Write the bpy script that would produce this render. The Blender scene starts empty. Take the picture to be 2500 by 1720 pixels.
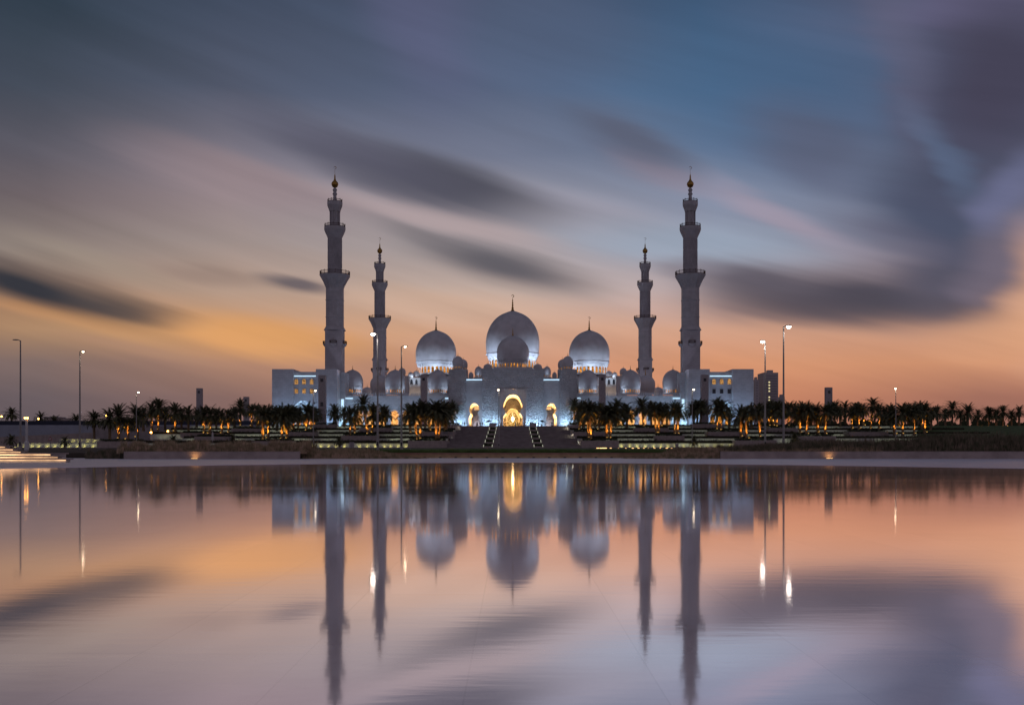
import bpy, math, random
from mathutils import Vector
R = math.radians
rnd = random.Random(7)
S = bpy.context.scene
COL = S.collection

# ------------------------------------------------------------------ camera
F = 2430.6            # focal length in photograph pixels (2500 wide)
HZ = 1092.0           # horizon row of the photograph
CAMZ = 1.2
cam_d = bpy.data.cameras.new('camera'); cam = bpy.data.objects.new('camera', cam_d); COL.objects.link(cam)
cam.location = (0, 0, CAMZ); cam.rotation_euler = (R(90), 0, 0)
cam_d.lens = 35; cam_d.sensor_width = 36; cam_d.shift_y = (HZ-860)/2500.0
cam_d.clip_start = 0.1; cam_d.clip_end = 30000
S.camera = cam
S.render.engine = 'CYCLES'
S.render.resolution_x = 1024; S.render.resolution_y = 704
S.view_settings.view_transform = 'Standard'; S.view_settings.look = 'None'
S.view_settings.exposure = 0.0; S.view_settings.gamma = 1.0

def X(px, D): return (px-1250.0)*D/F
def Z(py, D): return CAMZ+(HZ-py)*D/F
def lin(c):
    r = []
    for v in c:
        v = v/255.0
        r.append(v/12.92 if v <= 0.04045 else ((v+0.055)/1.055)**2.4)
    return tuple(r)+(1.0,)

# ------------------------------------------------------------------ world: dusk sky
W = bpy.data.worlds.new('World'); S.world = W; W.use_nodes = True
nt = W.node_tree; nt.nodes.clear()
def N(t, tree=None, **kw):
    n = (tree or nt).nodes.new(t)
    for k, v in kw.items(): setattr(n, k, v)
    return n
def L(a, b, tree=None): (tree or nt).links.new(a, b)
def mth(op, a, b=None, c=None, tree=None, clamp=False):
    n = N('ShaderNodeMath', tree, operation=op); n.use_clamp = clamp
    for i, v in enumerate((a, b, c)):
        if v is None: continue
        if isinstance(v, (int, float)): n.inputs[i].default_value = v
        else: L(v, n.inputs[i], tree)
    return n.outputs[0]
def mixc(f, a, b, tree=None, blend='MIX'):
    n = N('ShaderNodeMix', tree, data_type='RGBA', blend_type=blend)
    for idx, v in ((0, f), (6, a), (7, b)):
        if isinstance(v, (int, float)): n.inputs[idx].default_value = v
        elif isinstance(v, tuple): n.inputs[idx].default_value = v
        else: L(v, n.inputs[idx], tree)
    return n.outputs[2]
def mrange(v, a, b, c, d, tree=None, interp='SMOOTHSTEP'):
    n = N('ShaderNodeMapRange', tree, interpolation_type=interp)
    L(v, n.inputs[0], tree)
    for i, q in enumerate((a, b, c, d)): n.inputs[i+1].default_value = q
    return n.outputs[0]
K = 2500/2320.0
def azel(x, y):        # photograph column/row (2320 scale) -> real azimuth and elevation
    u = (x*K-1250)/F; v = (HZ-y*K)/F
    az = math.atan(u); return az, math.atan(v*math.cos(az))

def build_sky():
    tc = N('ShaderNodeTexCoord'); sp = N('ShaderNodeSeparateXYZ'); L(tc.outputs['Generated'], sp.inputs[0])
    az = mth('ARCTAN2', sp.outputs[0], sp.outputs[1])
    el = mth('ARCSINE', sp.outputs[2])
    # streak coordinates: wind-drawn cloud, drawn out along a shallow slope
    vs = mth('ADD', el, mth('MULTIPLY', az, 0.27))
    cs = N('ShaderNodeCombineXYZ'); L(mth('MULTIPLY', az, 2.0), cs.inputs[0]); L(mth('MULTIPLY', vs, 17.0), cs.inputs[1])
    nz = N('ShaderNodeTexNoise'); nz.inputs['Scale'].default_value = 1.0; nz.inputs['Detail'].default_value = 3.0
    nz.inputs['Roughness'].default_value = 0.45; L(cs.outputs[0], nz.inputs['Vector'])
    cs2 = N('ShaderNodeCombineXYZ'); L(mth('MULTIPLY', az, 4.0), cs2.inputs[0]); L(mth('MULTIPLY', vs, 60.0), cs2.inputs[1]); cs2.inputs[2].default_value = 4.2
    nz2 = N('ShaderNodeTexNoise'); nz2.inputs['Scale'].default_value = 1.0; nz2.inputs['Detail'].default_value = 3.0
    L(cs2.outputs[0], nz2.inputs['Vector'])
    n0 = mth('SUBTRACT', nz.outputs['Fac'], 0.5); n1 = mth('SUBTRACT', nz2.outputs['Fac'], 0.5)
    # warped position for the cloud masses
    wz = mth('ADD', el, mth('ADD', mth('MULTIPLY', n0, 0.034), mth('MULTIPLY', n1, 0.010)))
    wa = mth('ADD', az, mth('MULTIPLY', n0, 0.10))
    P = N('ShaderNodeCombineXYZ'); L(wa, P.inputs[0]); L(wz, P.inputs[1])
    elw = mth('ADD', el, mth('MULTIPLY', n0, 0.02))
    t = mth('DIVIDE', elw, 0.5)
    cols = [
     (-500, [(1000,(92,80,86)),(900,(98,86,92)),(800,(118,98,98)),(740,(150,115,98)),(690,(150,118,102)),(560,(118,108,108)),(420,(88,83,92)),(200,(58,65,80)),(0,(45,57,72))]),
     (90,  [(1000,(100,86,92)),(900,(106,92,97)),(820,(128,106,103)),(750,(176,136,106)),(690,(172,128,98)),(560,(142,126,122)),(450,(112,99,104)),(350,(92,87,98)),(200,(68,74,89)),(0,(50,62,77))]),
     (520, [(1000,(120,92,90)),(900,(135,104,100)),(820,(172,128,108)),(750,(205,150,108)),(660,(180,150,135)),(550,(160,142,140)),(450,(148,130,135)),(350,(122,114,127)),(200,(82,87,107)),(0,(66,75,96))]),
     (1160,[(1000,(185,125,100)),(900,(193,136,110)),(820,(202,146,122)),(740,(207,163,142)),(660,(192,168,160)),(560,(168,158,164)),(460,(150,145,158)),(350,(112,117,140)),(200,(88,101,130)),(0,(76,86,112))]),
     (1620,[(1000,(190,122,96)),(900,(208,136,104)),(820,(214,148,114)),(740,(206,156,134)),(650,(182,164,170)),(560,(152,156,177)),(450,(130,138,163)),(330,(98,116,147)),(200,(74,103,137)),(0,(60,84,115))]),
     (2200,[(1000,(150,104,95)),(900,(166,112,97)),(820,(208,145,113)),(740,(196,148,128)),(640,(135,116,126)),(520,(105,104,125)),(400,(92,100,126)),(250,(82,88,115)),(0,(92,90,116))]),
     (2500,[(1000,(150,100,92)),(900,(168,112,97)),(820,(212,148,118)),(700,(218,158,130)),(560,(170,135,138)),(450,(115,108,130)),(300,(80,78,98)),(0,(88,86,110))]),
    ]
    prev = None; paz = None
    for x, stops in cols:
        cr = N('ShaderNodeValToRGB'); cr.color_ramp.interpolation = 'B_SPLINE' if False else 'EASE'
        cr.color_ramp.interpolation = 'LINEAR'
        els = cr.color_ramp.elements
        pts = [(max(0.0, azel(max(0, min(2320, x)), y)[1]/0.5), c) for y, c in stops]
        pts.append((1.0, tuple(int(v*0.72) for v in stops[-1][1])))
        els[0].position = pts[0][0]; els[0].color = lin(pts[0][1])
        els[1].position = pts[-1][0]; els[1].color = lin(pts[-1][1])
        for p, c in pts[1:-1]:
            e = els.new(p); e.color = lin(c)
        L(t, cr.inputs[0])
        a = azel(x, 800)[0]
        if prev is None: prev = cr.outputs[0]
        else: prev = mixc(mrange(wa, paz, a, 0, 1, interp='LINEAR'), prev, cr.outputs[0])
        paz = a
    col = prev
    def blob(x, y, rx, ry, ang, c, s):
        nonlocal col
        a, e = azel(x, y); ca = math.cos(a)
        mp = N('ShaderNodeMapping', vector_type='TEXTURE')
        mp.inputs['Location'].default_value = (a, e, 0)
        mp.inputs['Rotation'].default_value = (0, 0, R(-ang))
        mp.inputs['Scale'].default_value = (rx*K/F*ca*ca, ry*K/F*ca, 1)
        L(P.outputs[0], mp.inputs['Vector'])
        ln = N('ShaderNodeVectorMath', operation='LENGTH'); L(mp.outputs[0], ln.inputs[0])
        f = mrange(ln.outputs['Value'], 0.12, 1.0, s, 0.0, interp='SMOOTHSTEP')
        col = mixc(f, col, lin(c))
    # glow and pale streaks
    blob(1740, 190, 420, 240, 10, (67,95,130), .6)
    blob(1250, 60, 300, 200, 0, (80,92,120), .4)
    blob(960, 60, 190, 260, -15, (98,96,130), .45)
    blob(2230, 0, 260, 80, 0, (112,106,142), .6)
    blob(560, 405, 420, 70, 12, (160,137,143), .55)
    blob(1010, 500, 430, 60, 12, (182,158,160), .6)
    blob(610, 765, 330, 66, 7, (226,160,102), .8)
    blob(180, 720, 330, 30, 9, (196,140,98), .6)
    blob(300, 790, 300, 26, 8, (176,134,112), .5)
    blob(290, 745, 300, 45, 8, (196,146,106), .45)
    blob(200, 590, 330, 40, 12, (160,143,132), .5)
    blob(1560, 560, 420, 75, 6, (150,163,184), .65)
    blob(1760, 490, 300, 45, 27, (172,150,166), .5)
    blob(1480, 395, 190, 32, 20, (165,142,156), .45)
    blob(1000, 690, 420, 50, 4, (208,170,150), .6)
    blob(1320, 470, 260, 60, 14, (160,155,172), .5)
    # dark cloud masses
    blob(100, 640, 400, 78, 14, (50,51,60), 1.0)
    blob(300, 690, 210, 40, 13, (62,60,66), .75)
    blob(990, 412, 400, 76, 14, (74,74,88), .95)
    blob(800, 350, 380, 60, 18, (86,84,102), .7)
    blob(1130, 600, 340, 62, 12, (88,86,96), .95)
    blob(950, 545, 200, 34, 17, (120,112,118), .5)
    blob(660, 645, 140, 30, 6, (88,82,93), .85)
    blob(470, 628, 170, 24, 8, (140,118,112), .5)
    blob(1410, 325, 240, 75, 24, (90,93,114), .8)
    blob(1850, 330, 260, 110, 32, (88,92,116), .75)
    blob(1960, 678, 560, 100, 4, (76,73,87), 1.0)
    blob(1860, 700, 400, 60, 6, (74,71,84), .7)
    blob(1690, 640, 240, 62, 10, (86,82,96), .9)
    blob(1540, 610, 110, 40, 8, (120,112,125), .5)
    blob(2160, 630, 230, 130, -25, (86,82,98), .85)
    blob(2140, 480, 270, 190, 48, (70,77,101), .95)
    blob(2020, 540, 240, 70, 20, (92,90,112), .5)
    blob(2135, 335, 190, 46, 50, (104,128,164), .75)
    blob(2260, 180, 330, 340, 20, (68,65,86), 1.0)
    blob(2040, 120, 90, 300, -10, (100,95,120), .4)
    blob(2290, 430, 80, 130, 30, (110,112,148), .6)
    blob(2240, 610, 110, 130, 20, (120,108,125), .6)
    blob(2365, 690, 130, 230, 0, (216,162,134), .8)
    blob(2320, 760, 320, 90, -4, (222,162,126), .6)
    # fine streak shading over everything
    amp = mth('ADD', 1.0, mth('ADD', mth('MULTIPLY', n0, 0.27), mth('MULTIPLY', n1, 0.22)))
    tint = mixc(1.0, col, (.985,1.025,1.0,1), blend='MULTIPLY')
    vm = N('ShaderNodeVectorMath', operation='SCALE'); L(tint, vm.inputs[0]); L(amp, vm.inputs['Scale'])
    col = vm.outputs[0]
    # eastern half of the dome: dusk blue, already darker
    aaz = mth('ABSOLUTE', az)
    east = N('ShaderNodeValToRGB'); e = east.color_ramp.elements
    e[0].position = 0; e[0].color = (0.21, 0.18, 0.22, 1); e[1].position = 1.0; e[1].color = (0.095, 0.095, 0.13, 1)
    L(mth('DIVIDE', el, 1.3), east.inputs[0])
    col = mixc(mrange(aaz, 0.62, 1.9, 0, 1), col, east.outputs[0])
    sky = N('ShaderNodeTexSky', sky_type='NISHITA'); sky.sun_disc = False
    sky.sun_elevation = R(0.5); sky.sun_rotation = R(8); sky.air_density = 1.5; sky.dust_density = 3.0
    bg1 = N('ShaderNodeBackground'); L(col, bg1.inputs[0]); bg1.inputs[1].default_value = SKY_CLOUD
    bg2 = N('ShaderNodeBackground'); L(sky.outputs[0], bg2.inputs[0]); bg2.inputs[1].default_value = 0.004
    ad = N('ShaderNodeAddShader'); L(bg1.outputs[0], ad.inputs[0]); L(bg2.outputs[0], ad.inputs[1])
    out = N('ShaderNodeOutputWorld'); L(ad.outputs[0], out.inputs[0])
SKY_CLOUD = 1.0
build_sky()

# ------------------------------------------------------------------ materials
def mat(name, col, rough=0.8, var=0.12, vscale=1.5, bump=0.0, bscale=20, metal=0.0, two=None, spec=0.3, kind='noise'):
    m = bpy.data.materials.new(name); m.use_nodes = True; T = m.node_tree
    b = T.nodes['Principled BSDF']; b.inputs['Roughness'].default_value = rough; b.inputs['Metallic'].default_value = metal
    b.inputs['Specular IOR Level'].default_value = spec
    tc = N('ShaderNodeTexCoord', T)
    nz = N('ShaderNodeTexNoise', T); nz.inputs['Scale'].default_value = vscale; nz.inputs['Detail'].default_value = 6
    L(tc.outputs['Object'], nz.inputs['Vector'], T)
    c2 = two if two else tuple(v*(1-2*var) for v in col)
    f = mrange(nz.outputs['Fac'], 0.3, 0.7, 0, 1, T)
    L(mixc(f, tuple(col)+(1,), tuple(c2)+(1,), T), b.inputs['Base Color'], T)
    if bump:
        if kind == 'noise':
            n2 = N('ShaderNodeTexNoise', T); n2.inputs['Scale'].default_value = bscale; n2.inputs['Detail'].default_value = 4
            L(tc.outputs['Object'], n2.inputs['Vector'], T); h = n2.outputs['Fac']
        bp = N('ShaderNodeBump', T); bp.inputs['Strength'].default_value = bump; bp.inputs['Distance'].default_value = 0.1
        L(h, bp.inputs['Height'], T); L(bp.outputs[0], b.inputs['Normal'], T)
    return m
def emi(name, col, s, grad=None):
    m = bpy.data.materials.new(name); m.use_nodes = True; T = m.node_tree; T.nodes.clear()
    e = N('ShaderNodeEmission', T); e.inputs[0].default_value = tuple(col)+(1,); e.inputs[1].default_value = s
    o = N('ShaderNodeOutputMaterial', T); L(e.outputs[0], o.inputs[0], T)
    if grad:
        tc = N('ShaderNodeTexCoord', T); nz = N('ShaderNodeTexNoise', T); nz.inputs['Scale'].default_value = grad; nz.inputs['Detail'].default_value = 3
        L(tc.outputs['Object'], nz.inputs['Vector'], T)
        L(mrange(nz.outputs['Fac'], 0.35, 0.65, s*0.35, s*1.5, T), e.inputs[1], T)
    return m
def marble(name, col, relief=0.0, rscale=0.9, panels=True, rough=0.55):
    m = bpy.data.materials.new(name); m.use_nodes = True; T = m.node_tree
    b = T.nodes['Principled BSDF']; b.inputs['Roughness'].default_value = rough; b.inputs['Specular IOR Level'].default_value = 0.3
    tc = N('ShaderNodeTexCoord', T); g = tc.outputs['Object']
    nz = N('ShaderNodeTexNoise', T); nz.inputs['Scale'].default_value = 0.35; nz.inputs['Detail'].default_value = 8; L(g, nz.inputs['Vector'], T)
    c = mixc(mrange(nz.outputs['Fac'], 0.3, 0.75, 0, 1, T), tuple(col)+(1,), tuple(v*0.84 for v in col)+(1,), T)
    sp = N('ShaderNodeSeparateXYZ', T); L(g, sp.inputs[0], T)
    cb = N('ShaderNodeCombineXYZ', T); L(mth('ADD', sp.outputs[0], sp.outputs[1], tree=T), cb.inputs[0], T); L(sp.outputs[2], cb.inputs[1], T)
    h = None
    if panels:
        br = N('ShaderNodeTexBrick', T); L(cb.outputs[0], br.inputs['Vector'], T)
        br.inputs['Scale'].default_value = 1.0; br.inputs['Mortar Size'].default_value = 0.025
        br.inputs['Brick Width'].default_value = 1.8; br.inputs['Row Height'].default_value = 0.9
        br.inputs['Color1'].default_value = (1,1,1,1); br.inputs['Color2'].default_value = (.90,.90,.90,1); br.inputs['Mortar'].default_value = (.72,.72,.72,1)
        c = mixc(1.0, c, br.outputs['Color'], T, 'MULTIPLY')
    L(c, b.inputs['Base Color'], T)
    if relief:
        w = N('ShaderNodeTexNoise', T); w.inputs['Scale'].default_value = 0.55; w.inputs['Detail'].default_value = 2; L(cb.outputs[0], w.inputs['Vector'], T)
        va = N('ShaderNodeVectorMath', T, operation='MULTIPLY_ADD'); L(w.outputs['Color'], va.inputs[0], T); va.inputs[1].default_value = (1.8,1.8,0); L(cb.outputs[0], va.inputs[2], T)
        vo = N('ShaderNodeTexVoronoi', T); vo.feature = 'DISTANCE_TO_EDGE'; vo.inputs['Scale'].default_value = rscale; L(va.outputs[0], vo.inputs['Vector'], T)
        wv = N('ShaderNodeTexWave', T); wv.wave_type = 'RINGS'; wv.inputs['Scale'].default_value = 0.5; wv.inputs['Distortion'].default_value = 9; wv.inputs['Detail'].default_value = 2
        L(va.outputs[0], wv.inputs['Vector'], T)
        hh = mth('ADD', mrange(vo.outputs['Distance'], 0.03, 0.12, 1, 0, T), mth('MULTIPLY', wv.outputs['Fac'], 0.6, tree=T), tree=T)
        bp = N('ShaderNodeBump', T); bp.inputs['Strength'].default_value = relief; bp.inputs['Distance'].default_value = 0.25
        L(hh, bp.inputs['Height'], T); L(bp.outputs[0], b.inputs['Normal'], T)
    return m

M = {}
M['marble'] = marble('white_marble', (.66,.66,.70))
M['marble_relief'] = marble('carved_marble', (.64,.64,.68), relief=0.9)
M['marble_plain'] = marble('dome_marble', (.60,.59,.63), panels=False, rough=.35)
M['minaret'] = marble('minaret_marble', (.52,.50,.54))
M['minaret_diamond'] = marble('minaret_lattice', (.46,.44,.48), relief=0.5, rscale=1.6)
M['gold'] = mat('gold', (.42,.24,.06), .35, metal=.8, spec=.5)
M['bronze'] = mat('dark_bronze_railing', (.10,.055,.04), .5)
M['stone'] = mat('terrace_stone', (.44,.36,.345), .85, .12, .8, bump=.3, bscale=6)
M['stone_pale'] = mat('pale_terrace_stone', (.66,.64,.60), .85, .08, .8, bump=.3, bscale=6)
M['stair'] = mat('stair_granite', (.36,.31,.315), .85, .12, .5, bump=.2, bscale=5)
M['plaza'] = mat('pale_paving', (.80,.76,.84), .38, .10, .4, bump=.1, bscale=3)
M['ground'] = mat('sandy_ground', (.09,.075,.06), .95, .2, .05)
M['asphalt'] = mat('asphalt', (.05,.05,.055), .9)
M['soil'] = mat('planting_soil', (.045,.04,.025), .95)
M['hedge'] = mat('hedge_leaves', (.07,.09,.04), .8, .3, 3)
M['lawn'] = mat('lawn_grass', (.10,.15,.045), .9, .3, 1.2)
M['blade'] = mat('grass_blades', (.13,.20,.06), .9, .25, .8)
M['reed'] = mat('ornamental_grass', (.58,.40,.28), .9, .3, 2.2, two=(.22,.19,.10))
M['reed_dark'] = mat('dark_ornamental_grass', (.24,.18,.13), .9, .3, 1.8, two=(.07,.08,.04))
M['frond'] = mat('palm_frond', (.16,.15,.08), .7, .25, .9, two=(.075,.085,.042))
M['trunk'] = mat('palm_trunk', (.34,.24,.15), .9, .3, 5, bump=1.0, bscale=9)
M['pole'] = mat('grey_pole_paint', (.33,.31,.31), .5)
M['glass_dark'] = mat('dark_glass', (.03,.03,.04), .15, spec=.6)
M['pylon'] = mat('grey_pylon', (.44,.39,.41), .7)
M['concrete'] = mat('bluish_concrete', (.36,.38,.46), .85, .06, .3)
M['fence'] = mat('dark_blue_hoarding', (.045,.05,.08), .8)
M['tower'] = mat('far_tower_cladding', (.50,.45,.47), .6)
M['tower_glass'] = mat('tower_window_glass', (.30,.28,.31), .4)
M['white'] = mat('white_paint', (.7,.7,.72), .6)
M['cloth_dark'] = mat('dark_cloth', (.04,.04,.05), .9)
M['cloth_white'] = mat('white_cloth', (.6,.58,.58), .9)
M['skin'] = mat('skin', (.35,.2,.13), .6)
M['canvas'] = mat('parasol_canvas', (.30,.29,.31), .9)
M['red'] = mat('red_sign_border', (.45,.03,.03), .6)
E = {}
E['window'] = emi('amber_window_light', (1.0,.40,.07), .62, grad=.8)
E['window_dim'] = emi('dim_amber_window_light', (1.0,.48,.20), .18, grad=.8)
E['wing_window'] = emi('wing_window_light', (1.0,.50,.16), .42, grad=2.2)
E['led'] = emi('cool_led_strip', (.55,.80,1.0), 1.6)
E['led_warm'] = emi('warm_led_strip', (1.0,.58,.30), 1.8, grad=.35)
E['led_white'] = emi('white_led_rail', (.95,.95,.75), .55)
E['lamp'] = emi('street_lamp_light', (1.0,.80,.52), 14)
E['lamp_w'] = emi('white_street_lamp_light', (1.0,.90,.78), 16)
E['orange'] = emi('sodium_lamp_light', (1.0,.42,.08), 16)
E['spot'] = emi('uplight_lens', (1.0,.55,.12), 6)
E['spot_y'] = emi('wall_uplight_lens', (.95,.85,.25), 2.6)

# ------------------------------------------------------------------ mesh building
class MB:
    def __init__(s): s.v = []; s.f = []
    def quad(s, a, b, c, d):
        i = len(s.v); s.v += [a, b, c, d]; s.f.append((i, i+1, i+2, i+3)); return s
    def tri(s, a, b, c):
        i = len(s.v); s.v += [a, b, c]; s.f.append((i, i+1, i+2)); return s
    def box(s, x0, x1, y0, y1, z0, z1):
        i = len(s.v)
        s.v += [(x0,y0,z0),(x1,y0,z0),(x1,y1,z0),(x0,y1,z0),(x0,y0,z1),(x1,y0,z1),(x1,y1,z1),(x0,y1,z1)]
        for q in ((0,3,2,1),(4,5,6,7),(0,1,5,4),(1,2,6,5),(2,3,7,6),(3,0,4,7)): s.f.append(tuple(i+k for k in q))
        return s
    def lathe(s, prof, cx=0, cy=0, n=32, rot=0.0, cap=True):
        i0 = len(s.v)
        for r, z in prof:
            for k in range(n):
                a = rot+2*math.pi*k/n; s.v.append((cx+r*math.cos(a), cy+r*math.sin(a), z))
        for j in range(len(prof)-1):
            for k in range(n):
                a = i0+j*n+k; b = i0+j*n+(k+1) % n
                s.f.append((a, b, b+n, a+n))
        if cap:
            s.f.append(tuple(i0+k for k in range(n))[::-1]); e = i0+(len(prof)-1)*n
            s.f.append(tuple(e+k for k in range(n)))
        return s
    def prism(s, pts, y0, y1):     # polygon in xz, extruded along y
        i = len(s.v); n = len(pts)
        s.v += [(x, y0, z) for x, z in pts]+[(x, y1, z) for x, z in pts]
        s.f.append(tuple(range(i, i+n))); s.f.append(tuple(range(i+2*n-1, i+n-1, -1)))
        for k in range(n):
            k2 = (k+1) % n; s.f.append((i+k, i+n+k, i+n+k2, i+k2))
        return s
    def tube(s, pts, rs, n=8):
        i0 = len(s.v); m = len(pts); pv = [Vector(p) for p in pts]
        for j in range(m):
            d = (pv[min(j+1, m-1)]-pv[max(j-1, 0)]).normalized()
            up = Vector((0,0,1)) if abs(d.z) < .9 else Vector((1,0,0))
            a = d.cross(up).normalized(); b = d.cross(a)
            r = rs[j] if isinstance(rs, (list, tuple)) else rs
            for k in range(n):
                t = 2*math.pi*k/n; s.v.append(tuple(pv[j]+a*math.cos(t)*r+b*math.sin(t)*r))
        for j in range(m-1):
            for k in range(n):
                a = i0+j*n+k; b = i0+j*n+(k+1) % n; s.f.append((a, b, b+n, a+n))
        s.f.append(tuple(i0+k for k in range(n))); e = i0+(m-1)*n; s.f.append(tuple(e+k for k in range(n))[::-1])
        return s
    def build(s, name, m, parent=None, smooth=False, org=None, bevel=0):
        o_ = org if org is not None else (getattr(parent, '_', None) and None)
        off = ORG.get(parent.name, (0,0,0)) if parent is not None else (0,0,0)
        me = bpy.data.meshes.new(name)
        me.from_pydata([(x-off[0], y-off[1], z-off[2]) for x, y, z in s.v], [], s.f); me.update()
        if smooth:
            for p in me.polygons: p.use_smooth = True
            try: me.set_sharp_from_angle(angle=R(40))
            except Exception: pass
        me.materials.append(m)
        o = bpy.data.objects.new(name, me); COL.objects.link(o)
        if parent is not None: o.parent = parent; ORG[o.name] = off
        if bevel:
            bv = o.modifiers.new('bevel', 'BEVEL'); bv.width = bevel; bv.segments = 2; bv.limit_method = 'ANGLE'
        return o
ORG = {}
def tag(o, label=None, cat=None, group=None, kind=None):
    if label: o['label'] = label
    if cat: o['category'] = cat
    if group: o['group'] = group
    if kind: o['kind'] = kind
    return o
def thing(name, label, cat, loc=(0,0,0), group=None):
    o = bpy.data.objects.new(name, None); COL.objects.link(o); o.location = loc; o.empty_display_size = .5
    ORG[o.name] = tuple(loc); return tag(o, label, cat, group)
def kids(o): return [c for c in ALLK() if c.parent == o]
def ALLK(): return list(COL.objects)
CH = {}
def copy_tree(o, parent=None, chmap=None):
    c = o.copy(); COL.objects.link(c)
    if parent is not None: c.parent = parent
    if o.name in ORG: ORG[c.name] = ORG[o.name]
    for ch in list(o.children): copy_tree(ch, c)
    return c
def light(kind, parent, loc, energy, col, **kw):
    ld = bpy.data.lights.new('lamp_light', kind); ld.energy = energy; ld.color = col
    rot = kw.pop('rot', None); aim = kw.pop('aim', None)
    for k, v in kw.items(): setattr(ld, k, v)
    o = bpy.data.objects.new('lamp_light', ld); COL.objects.link(o)
    if parent is not None:
        off = ORG.get(parent.name, (0,0,0)); o.parent = parent; o.location = tuple(loc[i]-off[i] for i in range(3))
    else: o.location = loc
    if aim is not None: o.rotation_euler = (Vector(aim)-Vector(loc)).to_track_quat('-Z', 'Y').to_euler()
    elif rot is not None: o.rotation_euler = rot
    return o

# ------------------------------------------------------------------ ground, pool, paving
PX = [-2500,-1250, -590, 0, 590, 1250, 2500]
def edge_water(u):            # u = x/y slope; distance of the far pool edge
    p = min(abs(u)*F, 3000)
    y = 1128+5.0*(p/590)**1.45
    return CAMZ*F/(y-HZ)
def build_ground():
    ys = [(-400,-.35),(60,-.35),(112.8,-.35),(112.8,.60),(120,.68),(150,1.06),(170,1.10),(309,1.10),(600,1.1),(3000,1.1),(25000,1.1)]
    b = MB()
    for (y0,z0),(y1,z1) in zip(ys, ys[1:]):
        b.quad((-12000,y0,z0),(12000,y0,z0),(12000,y1,z1),(-12000,y1,z1))
    tag(b.build('ground', M['ground']), kind='structure')
    # water sheet
    def far(x):
        lo, hi = 20.0, 90.0
        for _ in range(40):
            D = (lo+hi)/2
            if D < edge_water(x/D): lo = D
            else: hi = D
        return max(lo, 30.0)
    n = 96; b = MB()
    for i in range(n):
        xa = -130+260*i/n; xb = -130+260*(i+1)/n
        b.quad((xa,-30,0),(xb,-30,0),(xb,far(xb),0),(xa,far(xa),0))
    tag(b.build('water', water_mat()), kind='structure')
    # paving beyond the pool edge (slightly proud of the water)
    b = MB(); n = 96
    for i in range(n):
        xa = -130+260*i/n; xb = -130+260*(i+1)/n
        b.quad((xa,far(xa),.02),(xb,far(xb),.02),(xb,112.5,.02),(xa,112.5,.02))
        b.quad((xa,far(xa),-.2),(xb,far(xb),-.2),(xb,far(xb),.02),(xa,far(xa),.02))
    tag(b.build('paving', M['plaza']), kind='structure')

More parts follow.
